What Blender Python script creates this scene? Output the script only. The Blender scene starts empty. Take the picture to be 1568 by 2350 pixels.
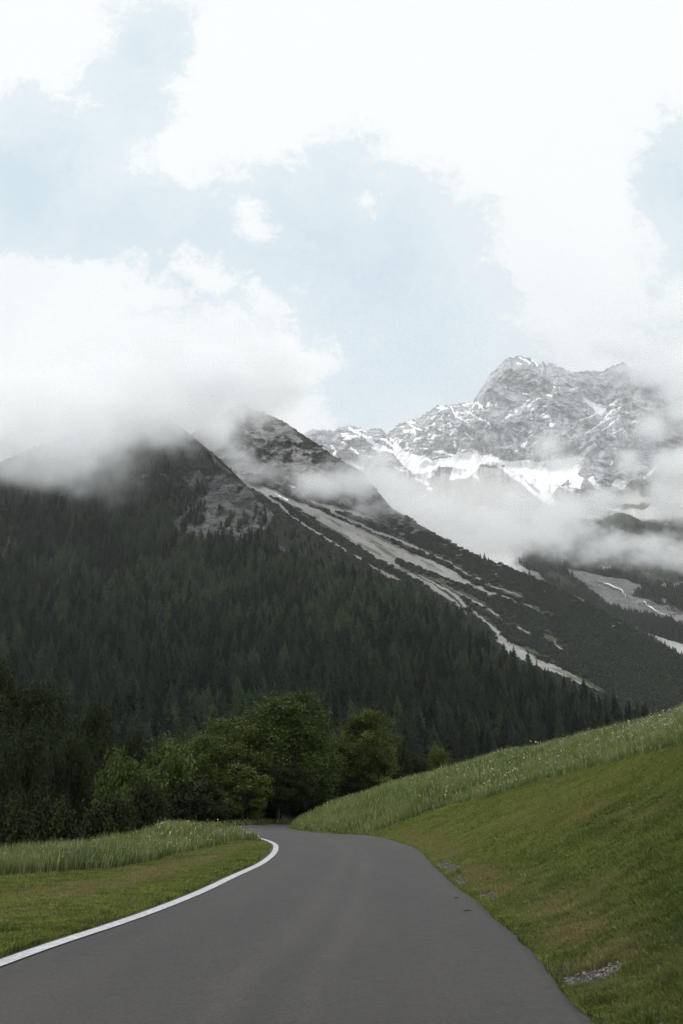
import bpy, math, random
import numpy as np
from math import radians, sin, cos, tan, pi

# ------------------------------------------------------------------ camera, world, sun, exposure
scene = bpy.context.scene
C = scene.collection
rng = np.random.default_rng(7)
random.seed(7)

FD, CX, CY, HZ = 2284.0, 784.0, 1174.5, 1849.0          # calibration of the view (survey units)
TILT = math.atan((HZ - CY) / FD)
EYE = 1.5
cam_d = bpy.data.cameras.new('camera')
cam_d.sensor_fit = 'VERTICAL'
cam_d.sensor_height = 36.0
cam_d.lens = FD / 2349.0 * 36.0
cam_d.clip_start = 0.1
cam_d.clip_end = 60000
cam = bpy.data.objects.new('camera', cam_d)
cam.location = (0, 0, EYE)
cam.rotation_euler = (radians(90) + TILT, 0, 0)
C.objects.link(cam)
scene.camera = cam

SUN_EL, SUN_AZ = radians(52), radians(-98)              # azimuth from +Y, towards +X
CT, ST = cos(TILT), sin(TILT)


def uw(x, y):
    """survey units -> ray slopes (X/Y, Z/Y)"""
    a = (np.asarray(x, float) - CX) / FD
    b = (CY - np.asarray(y, float)) / FD
    F = CT - b * ST
    return a / F, (ST + b * CT) / F


def xy(u, w):
    F = CT + w * ST
    return CX + FD * u / F, CY - FD * (-ST + w * CT) / F


def build_world():
    w = bpy.data.worlds.new('World')
    scene.world = w
    w.use_nodes = True
    nt = w.node_tree
    N, L = nt.nodes, nt.links
    N.clear()
    out = N.new('ShaderNodeOutputWorld')
    bg = N.new('ShaderNodeBackground')
    bg.inputs['Strength'].default_value = 0.1
    L.new(bg.outputs[0], out.inputs[0])
    sky = N.new('ShaderNodeTexSky')
    sky.sky_type = 'NISHITA'
    sky.sun_disc = False
    sky.sun_elevation = SUN_EL
    sky.sun_rotation = SUN_AZ
    sky.altitude = 1000
    tc = N.new('ShaderNodeTexCoord')
    sp = N.new('ShaderNodeSeparateXYZ')
    L.new(tc.outputs['Generated'], sp.inputs[0])

    def math_(op, a, b=None, clamp=False):
        n = N.new('ShaderNodeMath')
        n.operation = op
        n.use_clamp = clamp
        for i, v in enumerate((a, b)):
            if v is None:
                continue
            if isinstance(v, (int, float)):
                n.inputs[i].default_value = v
            else:
                L.new(v, n.inputs[i])
        return n.outputs[0]

    def ramp(v, a, b, c=0.0, d=1.0):
        n = N.new('ShaderNodeMapRange')
        n.interpolation_type = 'SMOOTHSTEP'
        L.new(v, n.inputs[0])
        for i, t in enumerate((a, b, c, d)):
            n.inputs[i + 1].default_value = t
        return n.outputs[0]
    yy = math_('MAXIMUM', sp.outputs['Y'], 0.05)
    u = math_('DIVIDE', sp.outputs['X'], yy)
    v = math_('DIVIDE', sp.outputs['Z'], yy)
    cb = N.new('ShaderNodeCombineXYZ')
    L.new(u, cb.inputs[0]); L.new(v, cb.inputs[1])
    P = cb.outputs[0]

    def noise(vec, scale, detail, rough, z=0.0, sc=(1, 1, 1)):
        m = N.new('ShaderNodeMapping')
        m.inputs['Location'].default_value = (z, z * 1.7, z)
        m.inputs['Scale'].default_value = sc
        L.new(vec, m.inputs[0])
        n = N.new('ShaderNodeTexNoise')
        n.inputs['Scale'].default_value = scale
        n.inputs['Detail'].default_value = detail
        n.inputs['Roughness'].default_value = rough
        n.inputs['Distortion'].default_value = 0.25
        L.new(m.outputs[0], n.inputs['Vector'])
        return n.outputs[0]
    # ragged, wind-torn edges: the lookup itself is warped before the noise is added
    wn = N.new('ShaderNodeTexNoise')
    wn.inputs['Scale'].default_value = 9.0
    wn.inputs['Detail'].default_value = 6
    wn.inputs['Roughness'].default_value = 0.6
    L.new(P, wn.inputs['Vector'])
    wsub = N.new('ShaderNodeVectorMath'); wsub.operation = 'MULTIPLY_ADD'
    L.new(wn.outputs['Color'], wsub.inputs[0])
    wsub.inputs[1].default_value = (0.09, 0.09, 0)
    wsub.inputs[2].default_value = (-0.045, -0.045, 0)
    wadd = N.new('ShaderNodeVectorMath'); wadd.operation = 'ADD'
    L.new(P, wadd.inputs[0]); L.new(wsub.outputs[0], wadd.inputs[1])
    PW = wadd.outputs[0]
    n1 = noise(P, 7.0, 9, 0.62)
    n2 = noise(PW, 20.0, 9, 0.66, 3.3)
    n3 = noise(P, 3.2, 6, 0.55, 8.1)
    n4 = noise(PW, 62.0, 6, 0.7, 5.3)

    def blobs(lst):
        acc = None
        for (x, y, rx, ry, rot) in lst:
            u0, w0 = uw(x, y)
            k = 1.0 / (CT + w0 * ST) ** -1
            m = N.new('ShaderNodeMapping')
            m.vector_type = 'TEXTURE'
            m.inputs['Location'].default_value = (u0, w0, 0)
            m.inputs['Rotation'].default_value = (0, 0, radians(rot))
            F = CT - (CY - y) / FD * ST
            m.inputs['Scale'].default_value = (rx / FD / F, ry / FD / F / F, 1)
            L.new(PW, m.inputs[0])
            ln = N.new('ShaderNodeVectorMath')
            ln.operation = 'LENGTH'
            L.new(m.outputs[0], ln.inputs[0])
            o = math_('MULTIPLY', math_('SUBTRACT', ln.outputs['Value'], 1.0), min(rx, ry) / FD / F)
            if acc is None:
                acc = o
            else:
                s = N.new('ShaderNodeMath')
                s.operation = 'SMOOTH_MIN'
                s.inputs[2].default_value = 0.03
                L.new(acc, s.inputs[0]); L.new(o, s.inputs[1])
                acc = s.outputs[0]
        return acc
    holes = [(60, 430, 230, 215, -10), (250, 540, 240, 150, -12), (450, 590, 260, 130, 0), (690, 560, 250, 170, -10),
             (880, 640, 230, 220, -30), (960, 800, 240, 200, -20), (820, 880, 170, 190, 0), (1130, 850, 170, 110, -20),
             (330, 110, 90, 95, 20), (300, 240, 75, 90, -20), (1580, 450, 110, 150, 0), (800, 440, 90, 90, 0),
             (215, 210, 40, 120, -30), (950, 520, 110, 70, -10), (1600, 590, 50, 120, -20)]
    puffs = [(480, 620, 62, 38, -15), (570, 665, 80, 50, -25), (505, 715, 85, 62, 0), (650, 720, 50, 36, -35),
             (565, 480, 26, 62, 25), (835, 478, 30, 36, 20), (300, 660, 130, 60, -20), (130, 720, 260, 130, 0),
             (430, 800, 230, 110, -20), (650, 860, 130, 90, -15), (690, 960, 90, 70, -30), (30, 640, 90, 50, 0),
             (150, 205, 70, 30, -30)]
    def amp(n_, k):
        return math_('MULTIPLY', math_('SUBTRACT', n_, 0.5), k)
    nn = math_('ADD', math_('ADD', amp(n1, 0.10), amp(n2, 0.09)), amp(n4, 0.05))
    d = math_('ADD', blobs(holes), nn)
    cloud = ramp(d, -0.022, 0.030)
    thin = math_('MULTIPLY', ramp(math_('ADD', d, amp(n3, 0.10)), -0.10, 0.012), 0.45)
    cloud = math_('MAXIMUM', cloud, thin)
    p = math_('ADD', blobs(puffs), nn)
    puff = ramp(p, 0.016, -0.020)
    cloud = math_('MAXIMUM', cloud, puff)
    cloud = math_('MAXIMUM', cloud, math_('MULTIPLY', ramp(p, 0.05, 0.0), 0.25))
    # clear air: the physical sky, paled by a thin high veil
    mix1 = N.new('ShaderNodeMix'); mix1.data_type = 'RGBA'
    mix1.inputs[0].default_value = 0.9
    L.new(sky.outputs[0], mix1.inputs[6])
    mix1.inputs[7].default_value = (6.75, 8.2, 8.9, 1)
    # cloud brightness: brightest high up, a little greyer in the thick lower banks
    cr = N.new('ShaderNodeMix'); cr.data_type = 'RGBA'
    low = ramp(v, 0.75, 0.42)
    L.new(math_('MULTIPLY', low, ramp(n3, 0.3, 0.6)), cr.inputs[0])
    cr.inputs[6].default_value = (9.75, 10.0, 10.2, 1)
    cr.inputs[7].default_value = (8.75, 9.1, 9.35, 1)
    mix2 = N.new('ShaderNodeMix'); mix2.data_type = 'RGBA'
    L.new(cloud, mix2.inputs[0])
    L.new(mix1.outputs[2], mix2.inputs[6])
    L.new(cr.outputs[2], mix2.inputs[7])
    L.new(mix2.outputs[2], bg.inputs['Color'])
    w.cycles.sampling_method = 'MANUAL'
    w.cycles.sample_map_resolution = 512


build_world()
sun_d = bpy.data.lights.new('sun', 'SUN')
sun_d.energy = 3.2
sun_d.angle = radians(14)
sun_d.color = (1.0, 0.98, 0.95)
sun = bpy.data.objects.new('sun', sun_d)
sd = np.array([sin(SUN_AZ) * cos(SUN_EL), cos(SUN_AZ) * cos(SUN_EL), sin(SUN_EL)])
import mathutils
sun.rotation_euler = mathutils.Vector(sd).to_track_quat('Z', 'Y').to_euler()
C.objects.link(sun)
vs = scene.view_settings
vs.view_transform = 'Standard'
vs.look = 'None'
vs.exposure = 0.0
vs.gamma = 1.0
cy = scene.cycles
cy.max_bounces = 24
cy.diffuse_bounces = 3
cy.glossy_bounces = 2
cy.transmission_bounces = 2
cy.transparent_max_bounces = 8
cy.volume_bounces = 20
cy.volume_step_rate = 1.0
cy.volume_max_steps = 256
cy.use_denoising = True
cy.denoiser = 'OPENIMAGEDENOISE'
cy.denoising_input_passes = 'RGB_ALBEDO_NORMAL'
cy.denoising_prefilter = 'NONE'
cy.denoising_quality = 'HIGH'
cy.use_adaptive_sampling = False
cy.adaptive_threshold = 0.012

# ------------------------------------------------------------------ helpers


def hash3(ix, iy, iz, seed):
    h = (ix.astype(np.uint32) * np.uint32(374761393) + iy.astype(np.uint32) * np.uint32(668265263)
         + iz.astype(np.uint32) * np.uint32(2147483647) + np.uint32(seed * 974634777 & 0xffffffff))
    h = (h ^ (h >> np.uint32(13))) * np.uint32(1274126177)
    h = h ^ (h >> np.uint32(16))
    h = h * np.uint32(2246822519)
    return ((h >> np.uint32(8)) & np.uint32(0xffff)).astype(np.float32) / 65535.0


def vnoise(x, y, z=None, seed=1):
    """smooth value noise in -1..1"""
    x = np.asarray(x, np.float64); y = np.asarray(y, np.float64)
    z = np.zeros_like(x) if z is None else np.asarray(z, np.float64)
    fx, fy, fz = np.floor(x), np.floor(y), np.floor(z)
    ix, iy, iz = fx.astype(np.int64), fy.astype(np.int64), fz.astype(np.int64)
    tx, ty, tz = x - fx, y - fy, z - fz
    tx = tx * tx * tx * (tx * (tx * 6 - 15) + 10)
    ty = ty * ty * ty * (ty * (ty * 6 - 15) + 10)
    tz = tz * tz * tz * (tz * (tz * 6 - 15) + 10)
    r = 0
    for dz in (0, 1):
        wz = tz if dz else 1 - tz
        for dy in (0, 1):
            wy = ty if dy else 1 - ty
            for dx in (0, 1):
                wx = tx if dx else 1 - tx
                r = r + wx * wy * wz * hash3(ix + dx, iy + dy, iz + dz, seed)
    return r * 2 - 1


def fbm(x, y, z=None, octv=5, gain=0.5, lac=2.03, seed=1, ridged=False):
    a, s, n = 1.0, 0.0, 0.0
    z = np.zeros_like(np.asarray(x, float)) if z is None else z
    for i in range(octv):
        v = vnoise(x, y, z, seed + i * 17)
        if ridged:
            v = 1 - 2 * np.abs(v)
        s = s + a * v
        n += a
        a *= gain
        # rotate between octaves so that no grid shows
        x, y = (x * 0.8 - y * 0.6) * lac + 5.2, (x * 0.6 + y * 0.8) * lac + 1.3
        z = z * lac + 7.7
    return s / n


def sstep(a, b, x):
    t = np.clip((x - a) / (b - a), 0, 1)
    return t * t * (3 - 2 * t)


def in_poly(px, py, poly):
    poly = np.asarray(poly, float)
    c = np.zeros(px.shape, bool)
    n = len(poly)
    for i in range(n):
        x0, y0 = poly[i]; x1, y1 = poly[(i + 1) % n]
        if y0 == y1:
            continue
        m = (y0 > py) != (y1 > py)
        c ^= m & (px < (x1 - x0) * (py - y0) / (y1 - y0) + x0)
    return c


def line_dist(px, py, pts):
    """distance to a polyline of (x, y, halfwidth), less the halfwidth there"""
    best = np.full(px.shape, 1e9)
    for (x0, y0, r0), (x1, y1, r1) in zip(pts[:-1], pts[1:]):
        dx, dy = x1 - x0, y1 - y0
        t = np.clip(((px - x0) * dx + (py - y0) * dy) / (dx * dx + dy * dy + 1e-9), 0, 1)
        best = np.minimum(best, np.hypot(px - x0 - t * dx, py - y0 - t * dy) - (r0 + (r1 - r0) * t))
    return best


def smooth_curve(pts, n):
    """Catmull-Rom through pts, n samples equally spaced along it"""
    p = np.asarray(pts, float)
    p = np.vstack([2 * p[0] - p[1], p, 2 * p[-1] - p[-2]])
    out = []
    for i in range(1, len(p) - 2):
        t = np.linspace(0, 1, 24, endpoint=False)[:, None]
        a, b, c, d = p[i - 1], p[i], p[i + 1], p[i + 2]
        out.append(0.5 * (2 * b + (c - a) * t + (2 * a - 5 * b + 4 * c - d) * t * t + (3 * b - a - 3 * c + d) * t ** 3))
    out = np.vstack(out + [p[-2][None]])
    s = np.r_[0, np.cumsum(np.linalg.norm(np.diff(out, axis=0), axis=1))]
    q = np.linspace(0, s[-1], n)
    return np.stack([np.interp(q, s, out[:, k]) for k in range(out.shape[1])], 1)


def mesh(name, V, F, attrs=None, mat=None, smooth=True):
    """V (n,3); F list of int arrays (m,3) or (m,4)"""
    me = bpy.data.meshes.new(name)
    V = np.asarray(V, np.float32)
    if not isinstance(F, (list, tuple)):
        F = [F]
    F = [np.asarray(f, np.int32) for f in F if len(f)]
    me.vertices.add(len(V))
    me.vertices.foreach_set('co', V.ravel())
    if F:
        loops = np.concatenate([f.ravel() for f in F])
        tot = np.concatenate([np.full(len(f), f.shape[1], np.int32) for f in F])
        me.loops.add(len(loops))
        me.loops.foreach_set('vertex_index', loops)
        me.polygons.add(len(tot))
        me.polygons.foreach_set('loop_start', np.r_[0, np.cumsum(tot)[:-1]].astype(np.int32))
        me.polygons.foreach_set('loop_total', tot)
        me.polygons.foreach_set('use_smooth', np.full(len(tot), smooth))
    for k, a in (attrs or {}).items():
        at = me.attributes.new(k, 'FLOAT', 'POINT')
        at.data.foreach_set('value', np.asarray(a, np.float32))
    me.update()
    if mat is not None:
        me.materials.append(mat)
    return me


def add(name, me, parent=None, loc=(0, 0, 0), **props):
    o = bpy.data.objects.new(name, me)
    C.objects.link(o)
    o.location = loc
    if parent is not None:
        o.parent = parent
    for k, v in props.items():
        if v:
            o[k] = v
    return o


def grid_faces(nr, nc, wrap=False):
    i = np.arange(nr - 1)[:, None]
    j = np.arange(nc if wrap else nc - 1)[None, :]
    a = i * nc + j
    b = i * nc + (j + 1) % nc
    return np.stack([a, b, b + nc, a + nc], -1).reshape(-1, 4)


class Mat:
    """small node builder"""

    def __init__(s, name):
        s.m = bpy.data.materials.new(name)
        s.m.use_nodes = True
        s.nt = s.m.node_tree
        s.N, s.L = s.nt.nodes, s.nt.links
        s.N.clear()
        s.out = s.N.new('ShaderNodeOutputMaterial')
        s.b = s.N.new('ShaderNodeBsdfPrincipled')
        s.L.new(s.b.outputs[0], s.out.inputs[0])
        s.set('Specular IOR Level', 0.25)
        g = s.N.new('ShaderNodeNewGeometry')
        s.pos = g.outputs['Position']

    def set(s, k, v):
        if isinstance(v, bpy.types.NodeSocket):
            s.L.new(v, s.b.inputs[k])
        else:
            s.b.inputs[k].default_value = v

    def attr(s, n, kind='GEOMETRY'):
        a = s.N.new('ShaderNodeAttribute')
        a.attribute_type = kind
        a.attribute_name = n
        return a.outputs['Fac']

    def rand(s):
        return s.N.new('ShaderNodeObjectInfo').outputs['Random']

    def noise(s, scale, detail=5, rough=0.55, sc=(1, 1, 1), dist=0.0, vec=None, rot=(0, 0, 0)):
        mp = s.N.new('ShaderNodeMapping')
        mp.inputs['Scale'].default_value = sc
        mp.inputs['Rotation'].default_value = rot
        s.L.new(vec or s.pos, mp.inputs[0])
        n = s.N.new('ShaderNodeTexNoise')
        n.inputs['Scale'].default_value = scale
        n.inputs['Detail'].default_value = detail
        n.inputs['Roughness'].default_value = rough
        n.inputs['Distortion'].default_value = dist
        s.L.new(mp.outputs[0], n.inputs['Vector'])
        return n.outputs[0]

    def vor(s, scale, sc=(1, 1, 1), feature='F1'):
        mp = s.N.new('ShaderNodeMapping')
        mp.inputs['Scale'].default_value = sc
        s.L.new(s.pos, mp.inputs[0])
        n = s.N.new('ShaderNodeTexVoronoi')
        n.feature = feature
        n.inputs['Scale'].default_value = scale
        s.L.new(mp.outputs[0], n.inputs['Vector'])
        return n.outputs['Distance'], n.outputs['Color'] if feature == 'F1' else None

    def math(s, op, a, b=0.0, c=None, clamp=False):
        n = s.N.new('ShaderNodeMath')
        n.operation = op
        n.use_clamp = clamp
        for i, v in enumerate((a, b, c)):
            if v is None:
                continue
            if isinstance(v, (int, float)):
                n.inputs[i].default_value = v
            else:
                s.L.new(v, n.inputs[i])
        return n.outputs[0]

    def ramp(s, v, a, b, c=0.0, d=1.0):
        n = s.N.new('ShaderNodeMapRange')
        n.interpolation_type = 'SMOOTHSTEP'
        s.L.new(v, n.inputs[0])
        for i, t in enumerate((a, b, c, d)):
            n.inputs[i + 1].default_value = t
        return n.outputs[0]

    def mix(s, f, a, b):
        n = s.N.new('ShaderNodeMix')
        n.data_type = 'RGBA'
        for i, v in ((0, f), (6, a), (7, b)):
            if isinstance(v, bpy.types.NodeSocket):
                s.L.new(v, n.inputs[i])
            elif i == 0:
                n.inputs[0].default_value = v
            else:
                n.inputs[i].default_value = (*v, 1)
        return n.outputs[2]

    def scale(s, col, f):
        n = s.N.new('ShaderNodeVectorMath')
        n.operation = 'SCALE'
        if isinstance(col, tuple):
            n.inputs[0].default_value = col
        else:
            s.L.new(col, n.inputs[0])
        if isinstance(f, (int, float)):
            n.inputs['Scale'].default_value = f
        else:
            s.L.new(f, n.inputs['Scale'])
        return n.outputs[0]

    def bump(s, h, strength, dist):
        n = s.N.new('ShaderNodeBump')
        n.inputs['Strength'].default_value = strength
        n.inputs['Distance'].default_value = dist
        s.L.new(h, n.inputs['Height'])
        s.L.new(n.outputs[0], s.b.inputs['Normal'])


# ------------------------------------------------------------------ materials
def mat_mountain(name, bump_d, rock_a, rock_b, veg_a=(0.015, 0.023, 0.015), veg_b=(0.036, 0.048, 0.030), k=1.0, rib=(0.5, 0.5, 1.6), sc_a=(0.25, 0.245, 0.24), sc_b=(0.42, 0.415, 0.405)):
    m = Mat(name)
    snow, scree, veg, wet = m.attr('snow'), m.attr('scree'), m.attr('veg'), m.attr('grass')
    big = m.noise(0.012 * k, 6, 0.6, (1, 1, 0.45), 0.6)
    fine = m.noise(0.06 * k, 8, 0.7, (1, 1, 0.35), 0.8, rot=(0.2, 0.5, 0.3))
    cr = m.noise(0.035 * k, 9, 0.75, rib, 1.2, rot=(0.5, -0.5, 0.2))
    rk = m.mix(m.ramp(big, 0.35, 0.65), rock_a, rock_b)
    rk = m.scale(rk, m.math('ADD', m.math('ADD', m.math('MULTIPLY', m.ramp(fine, 0.36, 0.64), 0.42), 0.18), m.math('MULTIPLY', m.ramp(cr, 0.38, 0.6), 0.62)))
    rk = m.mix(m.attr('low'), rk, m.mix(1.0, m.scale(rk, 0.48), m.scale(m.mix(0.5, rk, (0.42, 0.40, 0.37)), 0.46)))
    sc = m.mix(m.noise(0.02 * k, 6, 0.6, (1, 1, 0.2)), sc_a, sc_b)
    grit = m.noise(0.25 * k, 6, 0.75)
    sc = m.scale(sc, m.ramp(grit, 0.25, 0.75, 0.72, 1.22))
    vg = m.mix(m.noise(0.03 * k, 7, 0.7), veg_a, veg_b)
    tex = m.ramp(m.noise(0.22 * k, 6, 0.75), 0.34, 0.66, 0.5, 1.5)
    vg = m.scale(vg, tex)
    rk = m.scale(rk, m.ramp(m.noise(0.16 * k, 7, 0.8, (1, 1, 0.6)), 0.32, 0.68, 0.72, 1.26))
    gr = m.mix(m.noise(0.02 * k, 5, 0.6), (0.045, 0.072, 0.03), (0.085, 0.115, 0.052))
    col = m.mix(scree, rk, sc)
    col = m.mix(wet, col, gr)
    col = m.mix(veg, col, vg)
    col = m.mix(snow, col, (0.86, 0.88, 0.9))
    m.set('Base Color', col)
    m.set('Roughness', 0.9)
    m.set('Specular IOR Level', 0.1)
    h = m.math('MULTIPLY', m.math('ADD', fine, cr), m.math('SUBTRACT', 1.0, m.math('MAXIMUM', snow, m.math('MULTIPLY', scree, 0.8))))
    m.bump(h, 1.0, bump_d)
    m.set('Roughness', 1.0)
    return m.m


def mat_foliage(name, a, b, c, haze_var=True, attr='rnd', spec=0.15, trans=0.0):
    m = Mat(name)
    col = m.mix(m.attr(attr), a, b)
    col = m.mix(m.ramp(m.rand(), 0.2, 1.0, 0.0, 0.9), col, c)
    m.set('Base Color', col)
    m.set('Roughness', 0.65)
    m.set('Specular IOR Level', spec)
    if trans:
        t = m.N.new('ShaderNodeBsdfTranslucent')
        m.L.new(m.scale(col, 1.3), t.inputs[0])
        x = m.N.new('ShaderNodeMixShader')
        x.inputs[0].default_value = trans
        m.L.new(m.b.outputs[0], x.inputs[1]); m.L.new(t.outputs[0], x.inputs[2])
        m.L.new(x.outputs[0], m.out.inputs[0])
    return m.m


def mat_bark(name, a, b):
    m = Mat(name)
    m.set('Base Color', m.mix(m.noise(3.0, 6, 0.7, (1, 1, 0.15)), a, b))
    m.set('Roughness', 0.9)
    m.bump(m.noise(6.0, 5, 0.6, (1, 1, 0.2)), 0.6, 0.04)
    return m.m


def mat_ground():
    m = Mat('turf')
    tall, dry, grv, mud = m.attr('tall'), m.attr('dry'), m.attr('gravel'), m.attr('soil')
    a = m.noise(0.9, 6, 0.6)
    f = m.noise(38.0, 5, 0.7)
    f2 = m.noise(9.0, 5, 0.65)
    g = m.mix(m.ramp(a, 0.35, 0.65), (0.05, 0.075, 0.012), (0.105, 0.125, 0.022))
    g = m.scale(g, m.ramp(f, 0.25, 0.75, 0.55, 1.35))
    br = m.mix(f2, (0.055, 0.046, 0.018), (0.12, 0.10, 0.042))
    col = m.mix(m.math('MULTIPLY', dry, m.ramp(f2, 0.3, 0.6, 0.4, 1.0)), g, br)
    col = m.mix(tall, col, (0.02, 0.03, 0.01))
    so = m.mix(f2, (0.022, 0.019, 0.015), (0.055, 0.047, 0.038))
    col = m.mix(mud, col, so)
    vd, vc = m.vor(30.0)
    st = m.mix(m.ramp(vd, 0.1, 0.55), (0.26, 0.25, 0.24), (0.05, 0.045, 0.04))
    col = m.mix(grv, col, st)
    m.set('Base Color', col)
    m.set('Roughness', 0.95)
    m.set('Specular IOR Level', 0.1)
    m.bump(f, 0.5, 0.02)
    return m.m


def mat_grass(name, lo, hi, dryc, trans=0.25):
    m = Mat(name)
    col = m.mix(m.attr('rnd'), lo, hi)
    col = m.mix(m.attr('dry'), col, dryc)
    m.set('Base Color', col)
    m.set('Roughness', 0.6)
    m.set('Specular IOR Level', 0.2)
    t = m.N.new('ShaderNodeBsdfTranslucent')
    m.L.new(col, t.inputs[0])
    x = m.N.new('ShaderNodeMixShader')
    x.inputs[0].default_value = trans
    m.L.new(m.b.outputs[0], x.inputs[1]); m.L.new(t.outputs[0], x.inputs[2])
    m.L.new(x.outputs[0], m.out.inputs[0])
    return m.m


def mat_asphalt():
    m = Mat('asphalt')
    ac = m.attr('across')
    big = m.noise(0.30, 6, 0.6, (1.6, 0.35, 1))
    med = m.noise(5.0, 7, 0.75)
    grit = m.noise(26.0, 6, 0.85)
    grain = m.noise(110.0, 4, 0.8)
    t1 = m.math('SUBTRACT', 1.0, m.ramp(m.math('ABSOLUTE', m.math('SUBTRACT', ac, 0.50)), 0.0, 0.07))
    t2 = m.math('SUBTRACT', 1.0, m.ramp(m.math('ABSOLUTE', m.math('SUBTRACT', ac, 0.62)), 0.0, 0.05))
    t3 = m.math('SUBTRACT', 1.0, m.ramp(m.math('ABSOLUTE', m.math('SUBTRACT', ac, 0.22)), 0.0, 0.10))
    v = m.math('MULTIPLY', m.math('ADD', m.math('MAXIMUM', t1, t2), m.math('MULTIPLY', t3, 0.5)), m.ramp(med, 0.35, 0.65, 0.14, 0.36))
    v = m.math('ADD', v, m.ramp(big, 0.3, 0.7, 0.82, 1.12))
    v = m.math('MULTIPLY', v, m.ramp(med, 0.32, 0.68, 0.80, 1.20))
    v = m.math('MULTIPLY', v, m.ramp(grit, 0.38, 0.62, 0.62, 1.42))
    v = m.math('MULTIPLY', v, m.ramp(grain, 0.36, 0.64, 0.62, 1.4))
    edge = m.ramp(m.math('ADD', ac, m.math('MULTIPLY', m.math('SUBTRACT', m.noise(2.2, 7, 0.75), 0.5), 0.05)), 0.975, 1.01, 1.0, 0.55)
    v = m.math('MULTIPLY', v, edge)
    # hairline cracks
    wv = m.noise(1.3, 6, 0.7)
    cd, _ = m.vor(0.33, feature='DISTANCE_TO_EDGE')
    cd = m.math('ADD', cd, m.math('MULTIPLY', m.math('ABSOLUTE', m.math('SUBTRACT', wv, 0.5)), 0.5))
    v = m.math('MULTIPLY', v, m.ramp(cd, 0.004, 0.016, 0.72, 1.0))
    m.set('Base Color', m.scale((0.0478, 0.0415, 0.038), v))
    m.set('Roughness', m.ramp(med, 0.3, 0.7, 0.58, 0.72))
    m.set('Specular IOR Level', 0.5)
    m.bump(m.math('ADD', grain, m.math('MULTIPLY', grit, 1.5)), 0.6, 0.008)
    return m.m


def mat_plain(name, a, b, scale=4.0, rough=0.8, bump=0.0):
    m = Mat(name)
    n = m.noise(scale, 6, 0.65)
    m.set('Base Color', m.mix(m.ramp(n, 0.3, 0.7), a, b))
    m.set('Roughness', rough)
    if bump:
        m.bump(n, 0.5, bump)
    return m.m


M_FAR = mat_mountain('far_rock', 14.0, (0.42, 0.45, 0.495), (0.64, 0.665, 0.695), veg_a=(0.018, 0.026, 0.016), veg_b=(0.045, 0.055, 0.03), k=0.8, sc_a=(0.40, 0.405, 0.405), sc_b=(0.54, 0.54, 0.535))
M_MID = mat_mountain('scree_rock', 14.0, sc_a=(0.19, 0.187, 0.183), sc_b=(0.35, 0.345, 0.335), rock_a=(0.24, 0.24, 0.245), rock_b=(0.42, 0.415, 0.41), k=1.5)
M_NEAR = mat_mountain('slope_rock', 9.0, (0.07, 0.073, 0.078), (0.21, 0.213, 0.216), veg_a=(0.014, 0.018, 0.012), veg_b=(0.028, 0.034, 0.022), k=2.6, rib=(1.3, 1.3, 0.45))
M_SPRUCE = mat_foliage('spruce_needles', (0.007, 0.015, 0.010), (0.025, 0.046, 0.027), (0.048, 0.082, 0.044))
M_LARCH = mat_foliage('larch_needles', (0.028, 0.064, 0.030), (0.08, 0.14, 0.06), (0.085, 0.13, 0.055))
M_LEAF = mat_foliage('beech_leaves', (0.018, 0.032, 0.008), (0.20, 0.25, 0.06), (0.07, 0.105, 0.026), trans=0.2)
M_LEAF_SHADED = mat_foliage('dark_shaded_leaves', (0.014, 0.022, 0.008), (0.048, 0.066, 0.020), (0.030, 0.042, 0.014), trans=0.1)  # darker leaves: the deep shade of the forest edge is put into the colour
M_SCRUB = mat_foliage('scrub_needles', (0.012, 0.019, 0.012), (0.030, 0.044, 0.024), (0.026, 0.038, 0.02))
M_BARK = mat_bark('bark', (0.05, 0.042, 0.035), (0.12, 0.10, 0.085))
M_DEAD = mat_bark('dead_wood', (0.25, 0.24, 0.22), (0.42, 0.4, 0.37))
M_TURF = mat_ground()
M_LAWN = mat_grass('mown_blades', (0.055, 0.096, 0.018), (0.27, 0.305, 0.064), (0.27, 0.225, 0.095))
M_TALL = mat_grass('meadow_blades', (0.05, 0.095, 0.018), (0.21, 0.28, 0.075), (0.40, 0.41, 0.20), 0.3)
M_ROAD = mat_asphalt()
M_LINE = mat_plain('line_paint', (0.42, 0.42, 0.42), (0.74, 0.75, 0.76), 14.0, 0.6, 0.003)
M_STONE = mat_plain('gravel_stone', (0.075, 0.066, 0.052), (0.29, 0.265, 0.225), 45.0, 0.9)
M_PETW = mat_plain('white_petals', (0.62, 0.64, 0.58), (0.75, 0.76, 0.7), 9.0)
M_PETY = mat_plain('yellow_petals', (0.55, 0.36, 0.03), (0.62, 0.45, 0.06), 9.0)
M_WATER = mat_plain('white_water', (0.7, 0.74, 0.76), (0.85, 0.87, 0.88), 0.3, 0.4)


# ------------------------------------------------------------------ mountains
def interp(x, tab):
    t = np.asarray(tab, float)
    return np.interp(x, t[:, 0], t[:, 1])


def ridge_fn(pts, jag, seed, freq=60.0):
    u, w = uw([p[0] for p in pts], [p[1] for p in pts])
    def f(uu):
        r = np.interp(uu, u, w)
        return r + jag * (fbm(uu * freq, uu * 0 + 3.1, None, 6, 0.62, seed=seed, ridged=True) - 0.1)
    return f


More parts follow.
